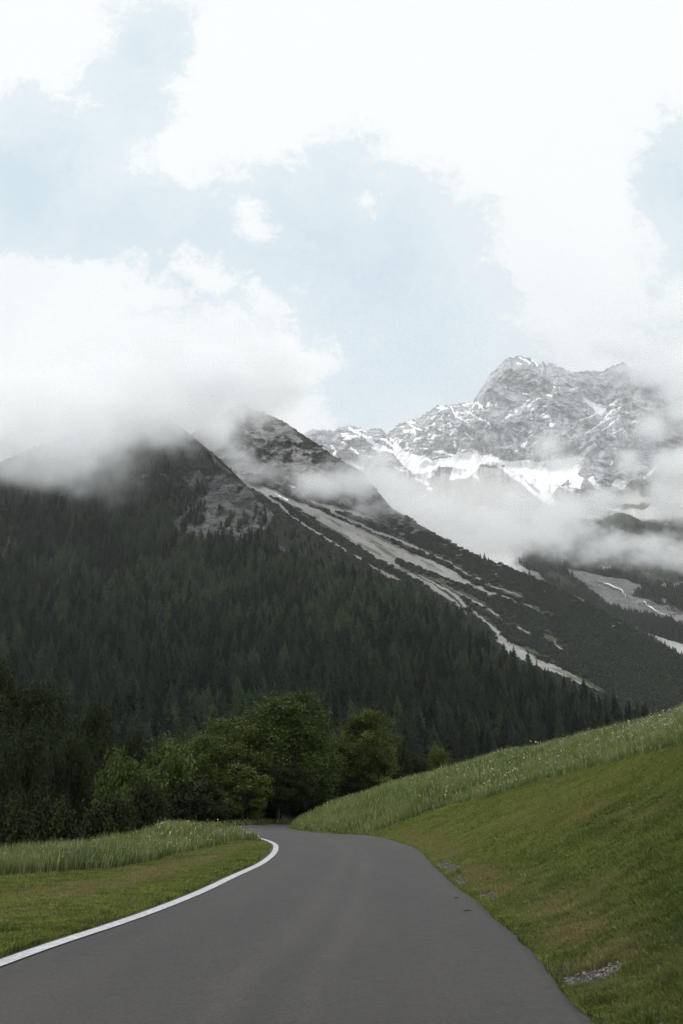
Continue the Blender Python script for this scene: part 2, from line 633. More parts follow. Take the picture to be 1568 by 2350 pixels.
def mountain(name, mat, u0, u1, nu, nw, w0, ridge, prof, relief, masks, label=None, back=0.55, shape=1.0, kind='structure', gap=0.0):
    us = np.linspace(u0, u1, nu)
    wr = ridge(us)
    t = np.linspace(0, 1, nw) ** shape
    U = np.repeat(us[None], nw, 0)
    W = w0 + (wr[None] - w0) * t[:, None]
    Y = interp(W, prof)
    X = U * Y
    Z = EYE + W * Y
    sx, sy = xy(U, W)
    m = masks(sx, sy, U, W, X, Y, Z)
    Y = Y + relief(sx, sy, U, W, X, Y, Z, m)
    X = U * Y
    Z = EYE + W * Y
    # the far side of the ridge, falling away
    nb = 14
    for k in range(1, nb + 1):
        q = k / nb
        yb = Y[nw - 1] + q * q * 900 + q * 60
        zb = Z[nw - 1] - (q ** 1.2) * back * (Z[nw - 1] + 40) - 0 * yb
        n = fbm(U[0] * 90, U[0] * 0 + k * 0.5, None, 4, seed=5) * 12 * q
        X = np.vstack([X, (us * Y[nw - 1])[None] + n]); Y = np.vstack([Y, yb[None]]); Z = np.vstack([Z, (zb + n)[None]])
    for key in m:
        m[key] = np.vstack([m[key], np.repeat(m[key][-1:], nb, 0)]).ravel()
    V = np.stack([X, Y, Z], -1).reshape(-1, 3)
    me = mesh(name, V, grid_faces(X.shape[0], nu), m, mat, True)
    o = add(name, me, kind=kind)
    return o, (us, wr, U, W, X[:nw], Y[:nw], Z[:nw], {k: v.reshape(-1, nu)[:nw] for k, v in m.items()})


def c4(p):   # survey readings taken on the enlarged massif
    return [(784 + a[0] * 0.5, 770 + a[1] * 0.5) + tuple(x * 0.5 for x in a[2:]) for a in p]


# --- far snowy massif
PROF_D = [(-0.02, 1500), (0.05, 1650), (0.12, 1900), (0.2, 2350), (0.27, 2900), (0.315, 3350), (0.345, 3550), (0.42, 3800), (0.5, 4050), (0.6, 4300)]
ridge_D = ridge_fn([(300, 1010), (560, 1005), (640, 1000), (700, 992), (725, 984), (750, 990), (784, 981), (804, 977), (830, 985), (849, 987), (874, 986), (889, 997), (914, 975),
                    (954, 960), (1004, 933), (1044, 932), (1084, 924), (1100, 902), (1124, 862), (1159, 828), (1189, 817), (1229, 830),
                    (1259, 833), (1284, 845), (1319, 857), (1384, 851), (1429, 834), (1460, 850), (1568, 842), (1700, 870), (1900, 900), (2100, 980)], 0.0042, 11, 120)
SNOW_POLY = [c4(p) for p in [
    [(330, 535), (420, 568), (500, 558), (560, 540), (600, 530), (650, 550), (690, 540), (740, 575), (850, 570), (950, 578), (1050, 560), (1100, 540), (1160, 490), (1178, 480),
     (1135, 530), (1085, 580), (1010, 620), (960, 660), (900, 690), (860, 665), (800, 650), (740, 600), (690, 600), (640, 592), (600, 640), (560, 655), (495, 660), (510, 600),
     (450, 612), (430, 645), (380, 662), (400, 690), (370, 672), (330, 652), (350, 640), (310, 610), (240, 600), (320, 598), (290, 560), (240, 500), (208, 455), (245, 480), (285, 520)],
    [(820, 640), (850, 600), (900, 596), (960, 600), (1100, 590), (1060, 640), (1010, 690), (960, 730), (900, 705), (850, 665)],
    [(1030, 640), (1105, 598), (1085, 640), (1112, 650), (1100, 704), (1060, 712), (1000, 700), (1050, 680)],
    [(1125, 650), (1150, 640), (1170, 680), (1230, 690), (1260, 660), (1340, 650), (1300, 690), (1275, 712), (1200, 715), (1160, 702)],
    [(1095, 268), (1140, 290), (1170, 315), (1232, 328), (1195, 368), (1165, 345), (1130, 310)],
    [(905, 690), (960, 720), (985, 790), (950, 770), (910, 735)]]]
SNOW_LINE = [c4(p) for p in [
    [(30, 418, 5), (80, 450, 8), (150, 500, 10), (240, 540, 9), (330, 620, 12), (390, 680, 9)],
    [(130, 470, 4), (200, 480, 7), (250, 520, 10), (310, 590, 12), (350, 640, 10)],
    [(60, 430, 6), (110, 438, 5)], [(140, 520, 9), (200, 530, 7)], [(40, 520, 8), (70, 545, 6)],
    [(240, 605, 6), (300, 622, 6)], [(500, 330, 4), (530, 370, 6), (590, 400, 3)], [(560, 320, 4), (600, 312, 5)], [(620, 310, 6), (645, 332, 6)],
    [(570, 345, 4), (620, 370, 7), (680, 405, 4)], [(455, 418, 3), (500, 400, 5)], [(495, 460, 6), (520, 436, 7)],
    [(570, 450, 5), (605, 482, 4)], [(290, 440, 10), (335, 438, 9)], [(335, 478, 5), (370, 462, 9)], [(310, 400, 3), (340, 425, 5), (360, 430, 5)],
    [(420, 530, 5), (462, 528, 9)], [(920, 262, 6), (955, 275, 9)], [(835, 265, 3), (860, 268, 4)], [(950, 218, 2), (978, 236, 4)], [(890, 296, 3), (925, 285, 3)],
    [(920, 322, 3), (940, 324, 5)], [(820, 96, 4), (860, 126, 7)], [(875, 112, 6), (900, 130, 5)], [(808, 130, 5), (820, 130, 4)],
    [(628, 600, 7), (622, 640, 10), (632, 668, 3)], [(700, 590, 6), (760, 625, 9), (830, 665, 10), (880, 720, 7), (960, 780, 5)],
    [(1450, 590, 5), (1425, 630, 8), (1390, 652, 8)], [(1150, 780, 3), (1200, 785, 5), (1265, 800, 4)],
    [(40, 585, 4), (92, 612, 7)], [(395, 700, 5), (408, 706, 6)], [(360, 742, 3), (385, 735, 3)], [(530, 345, 3), (560, 352, 4)],
    [(1100, 560, 8), (1170, 500, 7)], [(590, 520, 5), (620, 530, 6)], [(510, 590, 5), (540, 530, 4)], [(1530, 340, 2), (1560, 348, 5)], [(930, 1008, 3), (960, 1010, 5)]]]
GULLY = [(1300, 1300), (1361, 1315), (1434, 1328), (1474, 1348), (1452, 1366), (1543, 1393), (1590, 1420), (1590, 1440), (1507, 1413), (1434, 1399), (1390, 1384), (1350, 1351), (1318, 1325)]


def blur(a, n, it=2):
    for _ in range(it):
        for ax in (0, 1):
            pad = [(0, 0), (0, 0)]; pad[ax] = (n + 1, n)
            c = np.cumsum(np.pad(a, pad, 'edge'), axis=ax)
            a = (c[2 * n + 1:] - c[:-2 * n - 1]) / (2 * n + 1) if ax == 0 else (c[:, 2 * n + 1:] - c[:, :-2 * n - 1]) / (2 * n + 1)
    return a


def relief_D(sx, sy, U, W, X, Y, Z, m):
    wx = X + 90 * fbm(X / 300, Z / 300, None, 4, seed=91)
    wz = Z + 90 * fbm(X / 300, Z / 300, None, 4, seed=77)
    a = wx * 0.86 + wz * 0.5
    b = -wx * 0.5 + wz * 0.86
    r = 130 * fbm(a / 360, b / 760, None, 3, 0.5, seed=21, ridged=True)
    r += 78 * fbm(a / 120, b / 280, None, 6, 0.5, seed=31, ridged=True)
    # slabs: the beds of the limestone, stepping up to the right
    q = (wz * 0.8 - wx * 0.6) / 46 + 1.2 * fbm(X / 200, Z / 200, None, 3, seed=51)
    r += 13 * (q - np.floor(q)) + 18 * fbm(wx / 30, wz / 60, None, 4, 0.55, seed=41, ridged=True)
    sm = np.maximum(blur(m['snow'], 7) * 0.6, blur(m['scree'], 12) * 0.95)
    sm = np.maximum(sm, blur(m['snow'], 22) * 0.82)
    sm = np.maximum(sm, sstep(0.30, 0.22, W) * 0.5)
    r2 = 16 * fbm(X / 150, Z / 100, None, 4, seed=44)
    fade = 1 - 0.7 * sstep(0.97, 1.0, (W + 0.02) / (ridge_D(U[0])[None] + 0.02))
    return -((r + 40) * (1 - sm) * fade + r2 * sm)


def masks_D(sx, sy, U, W, X, Y, Z):
    qx = sx + 7 * fbm(sx / 28, sy / 28, None, 5, 0.6, seed=3)
    qy = sy + 6 * fbm(sx / 28, sy / 28, None, 5, 0.6, seed=4)
    d = np.full(sx.shape, 1e9)
    for ln in SNOW_LINE:
        d = np.minimum(d, line_dist(qx, qy, ln))
    snow = (d < 0.3).astype(float)
    for p in SNOW_POLY:
        snow = np.maximum(snow, in_poly(qx, qy, p))
    # thin snow left in the ledges of the upper left wall
    led = fbm(X / 60 + Z / 110, Z / 26 - X / 100, None, 5, 0.55, seed=61, ridged=True)
    zone = sstep(1130, 1040, sx) * sstep(1075, 1040, sy) * sstep(915, 935, sy)
    snow = np.maximum(snow, (led > 0.70 - 0.18 * zone) * zone)
    gl = fbm((X * 0.8 + Z * 0.6) / 150, (Z * 0.8 - X * 0.6) / 28, None, 5, 0.55, seed=67, ridged=True)
    snow = np.maximum(snow, (gl > 0.66) * sstep(1090, 1060, sy) * sstep(1040, 1100, sx) * sstep(-0.1, 0.25, fbm(X / 260, Z / 260, None, 3, seed=68)))
    apron_y = np.interp(sx, [700, 900, 960, 1000, 1100, 1200, 1260, 1330, 1400, 1500, 1568], [1050, 1060, 1085, 1075, 1065, 1085, 1105, 1125, 1115, 1100, 1090])
    scree = sstep(-4, 5, qy - apron_y) * sstep(1160, 1150, qy + (sx - 950) * -0.05) 
    scree = sstep(-4, 5, qy - apron_y)
    low = sstep(1185, 1200, qy + 0.0 * sx) * sstep(1150, 1230, sx + 20 * fbm(sx / 40, sy / 40, None, 3, seed=9))
    vn = fbm(sx / 34, sy / 20, None, 5, 0.6, seed=15)
    veg = sstep(-0.35, -0.05, vn + 0.15) * low
    hill = in_poly(qx, qy, [(1385, 1190), (1410, 1176), (1440, 1180), (1480, 1196), (1530, 1205), (1568, 1215), (1620, 1230), (1620, 1246), (1560, 1238), (1500, 1240), (1440, 1225), (1400, 1208)])
    cliff = in_poly(qx, qy, [(1400, 1206), (1440, 1222), (1500, 1236), (1620, 1244), (1620, 1275), (1400, 1262)])
    veg = np.maximum(veg, hill)
    gul = in_poly(qx, qy, GULLY)
    sc2 = in_poly(sx, sy + 0.4 * (qy - sy), [(1470, 1450), (1489, 1453), (1530, 1466), (1640, 1497), (1640, 1540), (1568, 1507), (1530, 1483)])
    rockband = (line_dist(qx, qy, [(1170, 1296, 6), (1230, 1322, 7), (1262, 1352, 6), (1320, 1372, 4)]) < 0) & (vn < 0.25)
    veg = veg * (1 - gul) * (1 - sc2) * (1 - rockband) * (1 - cliff)
    scree = scree * (1 - low) * (1 - cliff)
    scree = np.maximum(scree, sc2 * 0.8)
    grass = np.maximum(sstep(-0.1, 0.3, fbm(sx / 26, sy / 14, None, 4, seed=17)) * in_poly(qx, qy, [(1360, 1170), (1440, 1120), (1500, 1100), (1540, 1110), (1470, 1180), (1400, 1200)]) * 0.8,
                       (np.abs(qx - 1509) < 9) * (np.abs(qy - 1098) < 12) * 0.8)
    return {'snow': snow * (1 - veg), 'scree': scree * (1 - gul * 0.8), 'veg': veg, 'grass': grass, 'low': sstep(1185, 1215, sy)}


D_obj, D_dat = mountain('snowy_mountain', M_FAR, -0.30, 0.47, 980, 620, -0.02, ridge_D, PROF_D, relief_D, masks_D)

# --- the scree mountain in the middle distance
PROF_C = [(-0.05, 850), (0.0, 930), (0.05, 1040), (0.1, 1180), (0.2, 1520), (0.3, 1900), (0.4, 2250), (0.5, 2550)]
ridge_C = ridge_fn([(-300, 1120), (100, 1060), (330, 1030), (430, 1000), (490, 968), (530, 938), (556, 922), (575, 938), (600, 946), (650, 966), (700, 1000), (730, 1020), (760, 1042), (800, 1066), (832, 1082), (860, 1120), (900, 1165), (950, 1195),
                    (1000, 1225), (1060, 1258), (1110, 1282), (1170, 1303), (1240, 1334), (1300, 1362), (1370, 1398), (1430, 1432), (1490, 1466),
                    (1530, 1490), (1568, 1514), (1650, 1560), (1800, 1620), (2100, 1700)], 0.0013, 23, 110)


def c3(cx, cy_):
    return (997 + cx * 0.3642, 1133 + cy_ * 0.3642)


P1 = [(560, 1100), (600, 1110), (665, 1137), (752, 1178), (856, 1223), (943, 1265), (1030, 1303), (1088, 1338), (1130, 1357), (1194, 1379), (1230, 1392), (1194, 1384), (1130, 1365),
      (1088, 1351), (1020, 1325), (960, 1301), (912, 1281), (906, 1285), (925, 1301), (960, 1322), (1000, 1345), (1040, 1374), (1068, 1396), (1074, 1412), (1062, 1404), (1030, 1376),
      (984, 1350), (960, 1332), (891, 1297), (839, 1264), (787, 1230), (707, 1181), (641, 1143), (600, 1130), (560, 1115)]
P2 = [(1136, 1436), (1160, 1462), (1201, 1488), (1235, 1510), (1290, 1532), (1350, 1568), (1403, 1599), (1350, 1582), (1300, 1557), (1252, 1541), (1220, 1532), (1185, 1512), (1150, 1492), (1136, 1465)]
S_C = [[(759, 1172, 5), (849, 1214, 6), (908, 1236, 5), (960, 1257, 4), (1012, 1281, 4), (1066, 1311, 3)],
       [(1060, 1308, 3), (1135, 1346, 3), (1194, 1366, 2), (1205, 1374, 1)],
       [(669, 1181, 2), (707, 1209, 4), (745, 1233, 4), (794, 1263, 4)], [(811, 1273, 4), (828, 1283, 5)], [(846, 1296, 5), (877, 1313, 7), (918, 1331, 5)],
       [(997, 1331, 3), (1044, 1355, 3), (1106, 1388, 4), (1143, 1411, 3)], [(1143, 1411, 1), (1197, 1443, 2)], [(1200, 1384, 2), (1266, 1411, 1)],
       [(1190, 1440, 2), (1222, 1455, 3)], [(700, 1140, 9), (760, 1160, 12), (830, 1180, 8), (900, 1208, 3)], [(1086, 1404, 5), (1120, 1430, 6), (1145, 1452, 6)],
       [(600, 1128, 4), (640, 1155, 5), (665, 1180, 4)], [(960, 1318, 3), (1040, 1362, 5), (1068, 1390, 5)],
       [(1260, 1470, 2), (1290, 1490, 2), (1310, 1515, 1)], [(1240, 1454, 2), (1275, 1474, 2)]]


def masks_C(sx, sy, U, W, X, Y, Z):
    qx = sx + 4 * fbm(sx / 16, sy / 16, None, 5, 0.6, seed=103)
    qy = sy + 4 * fbm(sx / 16, sy / 16, None, 5, 0.6, seed=104)
    scree = np.maximum(in_poly(qx, qy, P1), in_poly(qx, qy, P2)).astype(float)
    d = np.full(sx.shape, 1e9)
    for ln in S_C:
        d = np.minimum(d, line_dist(qx, qy, [(p_[0], p_[1], p_[2] * 0.72) for p_ in ln]))
    scree = np.maximum(scree, d < 0.2)
    # along-slope coordinate of the fan (runs down to the right)
    al = (sx - 700) * 0.88 + (sy - 1150) * 0.47
    ac = -(sx - 700) * 0.47 + (sy - 1150) * 0.88
    st = fbm(al / 130, ac / 9, None, 5, 0.6, seed=115)
    vn = fbm(sx / 22, sy / 12, None, 5, 0.6, seed=118)
    top = sstep(1150, 1090, sy + (sx - 600) * -0.28)                       # rocky upper mountain
    rock = top * sstep(0.22, -0.05, vn + st * 0.4)
    fan = in_poly(sx, sy, [(640, 1140), (900, 1230), (1066, 1306), (1230, 1390), (1330, 1500), (1400, 1600), (1200, 1500), (1060, 1400), (900, 1300), (700, 1185)])
    open_ = fan * sstep(0.02, 0.22, st + 0.35 * vn)
    grass = np.clip(open_ * sstep(0.0, 0.2, fbm(al / 70, ac / 12, None, 4, seed=130) + 0.25), 0, 1)
    scree = np.maximum(scree, open_ * (1 - grass) * 0.4)
    rag = sstep(-0.3, 0.1, fbm(al / 18, ac / 6, None, 4, seed=140))
    grass = np.maximum(grass * 0.8, 0.75 * (d < 5) * (1 - scree) * rag * (sx > 880))
    up = sstep(1240, 1215, sy - (sx - 860) * 0.40) * (sx > 740) * (1 - top)  # wisps of bare rock under the cloud
    rock = np.maximum(rock, up * sstep(0.25, 0.5, vn))
    veg = (1 - scree) * (1 - rock) * (1 - grass)
    snow = (line_dist(qx, qy, [(660, 1113, 1), (675, 1118, 3)]) < 0) | (line_dist(qx, qy, [(632, 1133, 1), (660, 1146, 1.5)]) < 0)
    return {'snow': snow.astype(float), 'scree': scree, 'veg': np.clip(veg, 0, 1), 'grass': grass}


def relief_C(sx, sy, U, W, X, Y, Z, m):
    al = (sx - 700) * 0.88 + (sy - 1150) * 0.47
    ac = -(sx - 700) * 0.47 + (sy - 1150) * 0.88
    r = 14 * fbm(al / 160, ac / 22, None, 5, 0.5, seed=151)
    rough = 60 * fbm(X / 130, Z / 150, None, 6, 0.55, seed=161, ridged=True) + 18 * fbm(X / 26, Z / 40, None, 4, 0.6, seed=171, ridged=True)
    top = sstep(1150, 1090, sy + (sx - 600) * -0.28)
    return -(r + rough * (0.12 + 0.88 * top) * (1 - 0.75 * m['scree']))


C_obj, C_dat = mountain('scree_mountain', M_MID, -0.24, 0.50, 900, 560, -0.05, ridge_C, PROF_C, relief_C, masks_C)

# --- the forested mountain on the left
PROF_B = [(-0.06, 250), (-0.03, 285), (0.0, 330), (0.05, 430), (0.1, 600), (0.2, 930), (0.3, 1280), (0.4, 1650), (0.5, 2000)]
ridge_B = ridge_fn([(-700, 1250), (-400, 1180), (-200, 1120), (0, 1060), (100, 1020), (200, 985), (290, 968), (345, 962), (390, 962), (430, 990), (470, 1024), (500, 1048), (530, 1078), (560, 1106),
                    (590, 1145), (640, 1190), (680, 1216), (720, 1240), (780, 1285), (830, 1312), (870, 1342), (920, 1362), (980, 1378), (1040, 1408), (1100, 1440), (1140, 1488),
                    (1200, 1535), (1250, 1562), (1310, 1584), (1370, 1612), (1430, 1640), (1500, 1668), (1568, 1690), (1700, 1730), (2100, 1790)], 0.0008, 33, 120)
CLIFF = [(418, 1088), (455, 1078), (470, 1092), (520, 1088), (548, 1108), (575, 1120), (600, 1150), (624, 1170), (628, 1200), (600, 1215), (580, 1235), (545, 1240), (500, 1238), (450, 1246), (428, 1220), (405, 1232), (402, 1200), (430, 1170), (425, 1130)]
BARE = [[(0, 1290, 3), (30, 1225, 3), (58, 1190, 2), (66, 1175, 1)], [(30, 1265, 5), (22, 1275, 3)], [(75, 1237, 3), (92, 1224, 4)], [(130, 1220, 3), (128, 1200, 2)],
        [(140, 1190, 2), (150, 1170, 3), (160, 1155, 1)], [(205, 1120, 2), (235, 1110, 3)], [(262, 1100, 3), (290, 1085, 1)], [(325, 1095, 4), (336, 1093, 4)], [(300, 1095, 1), (312, 1088, 2)],
        [(625, 1250, 3), (665, 1270, 4), (700, 1300, 1)], [(520, 1060, 3), (560, 1105, 4)], [(470, 1020, 4), (500, 1060, 5), (530, 1085, 2)],
        [(370, 1088, 2), (378, 1090, 3)], [(130, 1135, 2), (145, 1128, 1)]]


def masks_B(sx, sy, U, W, X, Y, Z):
    qx = sx + 9 * fbm(sx / 24, sy / 24, None, 5, 0.65, seed=203)
    qy = sy + 9 * fbm(sx / 24, sy / 24, None, 5, 0.65, seed=204)
    rock = in_poly(qx, qy, CLIFF).astype(float)
    ledge = fbm((sx + sy * 0.55) / 16, (sy - sx * 0.3) / 30, None, 4, 0.6, seed=207)
    rock *= (ledge + 0.5 * fbm(sx / 40, sy / 40, None, 4, seed=209) < 0.25)
    for ln in BARE:
        rock = np.maximum(rock, (line_dist(qx, qy, ln) < 0) * 1.0)
    return {'snow': rock * 0, 'scree': rock * 0, 'veg': 1 - rock, 'grass': rock * 0}


def relief_B(sx, sy, U, W, X, Y, Z, m):
    r = 26 * fbm(X / 190, Z / 190, None, 4, 0.5, seed=251)
    rk = 30 * fbm(X / 50 + Z / 60, Z / 90, None, 6, 0.6, seed=261, ridged=True) + 8 * fbm(X / 12, Z / 18, None, 4, 0.6, seed=271, ridged=True)
    near = sstep(0.02, 0.12, W)
    cl = in_poly(sx, sy, [(380, 1070), (560, 1070), (650, 1160), (640, 1260), (390, 1260)])
    return -(r * near + rk * np.maximum(m['veg'] < 0.5, cl * 0.8) * 0.9)


B_obj, B_dat = mountain('forested_mountain', M_NEAR, -0.75, 0.50, 900, 460, -0.06, ridge_B, PROF_B, relief_B, masks_B)


# ------------------------------------------------------------------ road outline and ground
def gp(px, py, z=0.0):
    """photo pixel (1730 wide) -> point on the plane z"""
    u, w = uw(np.asarray(px) * 0.90636, np.asarray(py) * 0.90636)
    Yv = (z - EYE) / w
    return np.array([u * Yv, Yv]).T


R_px = [(1510, 2592), (1422, 2494), (1361, 2417), (1295, 2356), (1196, 2271), (1141, 2230), (1097, 2188), (1075, 2163), (1047, 2144), (975, 2122), (928, 2115), (852, 2111), (783, 2106), (748, 2101), (725, 2095)]
L_px = [(0, 2437), (276, 2344), (386, 2305), (496, 2261), (579, 2222), (651, 2189), (684, 2164), (692, 2149), (689, 2138), (664, 2126.5), (623, 2118)]
Rp = np.array([gp(*p) for p in R_px])
Lp = np.array([gp(*p) for p in L_px])
far = gp(584, 2095), gp(615, 2092), gp(680, 2088), gp(733, 2086)
tailR = np.array([[Rp[-1][0] + 0.1, Rp[-1][1] + 4.5], [Rp[-1][0] + 2.0, Rp[-1][1] + 9.5], [6, 90], [25, 97], [60, 101]])
tailL = np.array([[-6.4, 54], [-8.0, 60], [-8.6, 66], [far[0][0] - .2, far[0][1] + 1], [far[2][0], far[2][1]], [far[3][0], far[3][1]], [3, 95], [24, 102.5], [60, 107]])
back = lambda p, dx: np.array([[p[0] + dx, -40], [p[0] + dx * 0.6, -12], [p[0] + dx * 0.25, p[1] - 6 if p[1] > 9 else 1.0]])
R_all = np.vstack([back(Rp[0], -0.6), Rp, tailR])
L_all = np.vstack([back(Lp[0], -1.6), Lp, tailL])
Rc = smooth_curve(R_all, 700)
Lc = smooth_curve(L_all, 700)


def curve_dist(X, Y, cv):
    """signed distance to a curve, positive on its right"""
    best = np.full(X.shape, 1e9)
    sg = np.zeros(X.shape)
    c = cv[::4]
    for a, b in zip(c[:-1], c[1:]):
        dx, dy = b - a
        t = np.clip(((X - a[0]) * dx + (Y - a[1]) * dy) / (dx * dx + dy * dy), 0, 1)
        ex, ey = X - a[0] - t * dx, Y - a[1] - t * dy
        d = ex * ex + ey * ey
        m = d < best
        best = np.where(m, d, best)
        sg = np.where(m, ex * dy - ey * dx, sg)
    return np.sqrt(best) * np.sign(sg)


def bank_profile(s):
    s = np.maximum(s, 0)
    e = s * s / (s + 0.9)
    return 8.0 * (1 - np.exp(-e / 15.0))


# height of the right bank along each bearing, so that its crest stands where it does in the valley
sky_px = [(733, 2072), (775, 2050), (833, 2030), (909, 2007), (986, 1981), (1086, 1955), (1174, 1930), (1251, 1904), (1361, 1888), (1499, 1849), (1637, 1815), (1692, 1803), (1730, 1785)]
su, sw = uw(np.array([p[0] for p in sky_px]) * 0.90636, np.array([p[1] for p in sky_px]) * 0.90636)
yy_ = np.linspace(14, 84, 141)
amp = []
for u_, w_ in zip(su, sw):
    P_ = bank_profile(curve_dist(u_ * yy_, yy_, Rc))
    lo_, hi_ = 0.02, 4.0
    for _ in range(40):
        mid = (lo_ + hi_) / 2
        if np.max((mid * P_ + 0.42 - EYE) / yy_) > w_:
            hi_ = mid
        else:
            lo_ = mid
    amp.append(mid)
amp = np.array(amp)
amp[:2] = np.minimum(amp[:2], amp[2])
print('bank scale', np.round(amp, 2))
YF = [(-3, 16), (-0.6, 21), (-0.36, 26), (-0.315, 29), (-0.24, 36), (-0.18, 46), (-0.155, 66), (-0.13, 80), (-0.05, 104), (0.0, 112), (0.4, 120), (2, 130)]


def ground_z(X, Y, sr=None, sl=None):
    sr = curve_dist(X, Y, Rc) if sr is None else sr
    sl = -curve_dist(X, Y, Lc) if sl is None else sl
    u = X / np.maximum(Y, 3.0)
    a = np.interp(u, su, amp)
    a = np.where(Y < 6, amp[-1] * 0.9, a)
    z = a * bank_profile(sr) * (sr > 0)
    z = z + 0.05 * sstep(0, 0.6, sr) + 0.05 * sstep(0, 0.5, sl)
    z = z + np.where(sr > 0.4, sstep(0.5, 3, sr) * (0.15 * fbm(X / 2.4, Y / 2.4, None, 5, 0.55, seed=301) + 0.12 * fbm(X / 7, Y / 7, None, 2, seed=303)), 0)
    lw = sstep(0.6, 3.5, sl)
    z = z + lw * (-0.12 * np.exp(-((sl - 3.2) / 1.6) ** 2) + 0.07 * fbm(X / 3, Y / 3, None, 4, seed=305))
    z = z + 0.42 * np.exp(-(((X + 8.2) / 3.6) ** 2 + ((Y - 53) / 9.0) ** 2)) * sstep(0.3, 2.5, sl)
    # behind the crest the land drops to the valley floor
    Yf = interp(u, YF)
    Yf = np.where(Y < 3, 1e4, Yf)
    f = np.maximum(Y - Yf, 0)
    left = sstep(0, 6, sl) * (sl > 0)
    drop = 16 * (1 - np.exp(-(f * f / (f + 5)) * 0.22 / 16 * 2.0))
    z = z - drop * np.where(Y < 112, left, 1.0)
    z = np.where((sr <= 0) & (sl <= 0), -0.02, z)
    return z


th_in = np.linspace(-24, 24, 520)
th = np.radians(np.r_[np.linspace(-180, -26, 70), th_in, np.linspace(26, 178, 70)])
rr = np.r_[0.05, np.exp(np.linspace(math.log(0.8), math.log(5.5), 14)), np.exp(np.linspace(math.log(5.7), math.log(135), 430)), np.exp(np.linspace(math.log(140), math.log(9000), 40))]
TH, RR = np.meshgrid(th, rr)
GX, GY = RR * np.sin(TH), RR * np.cos(TH)
gsr = curve_dist(GX, GY, Rc)
gsl = -curve_dist(GX, GY, Lc)
GZ = ground_z(GX, GY, gsr, gsl)
lawnR = [(900, 2120), (937, 2102), (1086, 2053), (1251, 2012), (1345, 1984), (1527, 1937), (1730, 1888), (2600, 1670)]
lawnL = [(-1500, 2300), (0, 2221), (287, 2200), (414, 2175), (552, 2142), (600, 2129), (626, 2120), (640, 2100)]


def classify(X, Y, Z, sr, sl):
    w = (Z - EYE) / np.maximum(Y, 0.5)
    u = X / np.maximum(Y, 0.5)
    sx, sy = xy(u, w)
    px, py = sx / 0.90636, sy / 0.90636
    n = 3 * fbm(X * 1.3, Y * 1.3, None, 3, seed=311)
    r = (py + n < interp(px, lawnR)) | ((Y > 56))
    l = (py + n * 0.6 < interp(px, lawnL)) | (Y > 44)
    tall = np.where(sr > 0.05, r & (sr > 0.25), np.where(sl > 0.15, l & (sl > 0.35), False)) & (Y > 4)
    return tall.astype(float), px, py


tall, gpx, gpy = classify(GX, GY, GZ, gsr, gsl)


def dryness(X, Y, sr, sl, px, py):
    n = fbm(X / 1.1, Y / 1.1, None, 5, 0.6, seed=321)
    n2 = fbm(X / 3.5, Y / 3.5, None, 3, 0.5, seed=325)
    # left verge: a scorched strip along its middle
    yl = np.interp(px, [0, 250, 450, 560, 640], [2270, 2245, 2200, 2165, 2135])
    l = np.exp(-((py - yl) / np.interp(px, [0, 300, 600], [46, 32, 10])) ** 2) * (sl > 0)
    l = 0.85 * l * sstep(-0.45, 0.35, n + 0.6 * n2 + 0.1)
    # right bank: brown streaks lying across it
    d = (sr > 0) * (sstep(0.15, 0.7, n + 0.5 * n2) * 0.40)
    d = np.maximum(d, (sr > 0) * np.exp(-((sr - 0.65) / 0.42) ** 2) * sstep(-0.4, 0.6, n2 + 0.8 * n) * sstep(5, 12, Y) * 1.1)
    d = np.maximum(d, (sr > 0) * np.exp(-((py - np.interp(px, [1180, 1400, 1730], [2100, 2065, 2060])) / 28) ** 2) * sstep(-0.4, 0.2, n) * sstep(1200, 1450, px) * 0.6)
    return np.clip(np.maximum(l, d), 0, 1)


GRV = [(gp(1128, 2192, .05), .34, 3.2, 1.0), (gp(1160, 2222, .06), .26, 1.8, .85), (gp(1238, 2262, .08), .34, 1.4, .85), (gp(1490, 2445, .15), .38, .42, 1.0), (gp(1650, 2560, .2), .3, .35, .8)]
SOIL = gp(1425, 2435, .08)


def graveliness(X, Y, sr, px, py):
    n = fbm(X / 0.35, Y / 0.35, None, 4, 0.6, seed=331)
    g = 0 * X
    for (c_, rx_, ry_, k_) in GRV:
        g = np.maximum(g, k_ * np.exp(-(((X - c_[0]) / rx_) ** 2 + ((Y - c_[1]) / ry_) ** 2)))
    return sstep(0.36, 0.85, g + 0.6 * n) * (sr > 0.02)


dry = dryness(GX, GY, gsr, gsl, gpx, gpy) * (1 - tall)
grv = graveliness(GX, GY, gsr, gpx, gpy)
_en = 0.05 + 0.06 * (fbm(GX * 2.1, GY * 2.1, None, 4, seed=351) + 0.5)
soil = np.maximum(np.exp(-(np.maximum(gsr, 0) / _en) ** 2) * (gsr > -0.3), np.exp(-(np.maximum(gsl, 0) / _en) ** 2) * (gsl > -0.3)) * (RR < 60)
gsoil = np.exp(-(((GX - SOIL[0]) / 0.4) ** 2 + ((GY - SOIL[1]) / 0.7) ** 2)) * (gsr > 0)
soil = np.maximum(soil, sstep(0.3, 0.7, gsoil))
add('ground', mesh('ground', np.stack([GX, GY, GZ], -1).reshape(-1, 3), grid_faces(len(rr), len(th), True),
                   {'tall': tall.ravel(), 'dry': dry.ravel(), 'gravel': grv.ravel(), 'soil': soil.ravel()}, M_TURF), kind='structure')

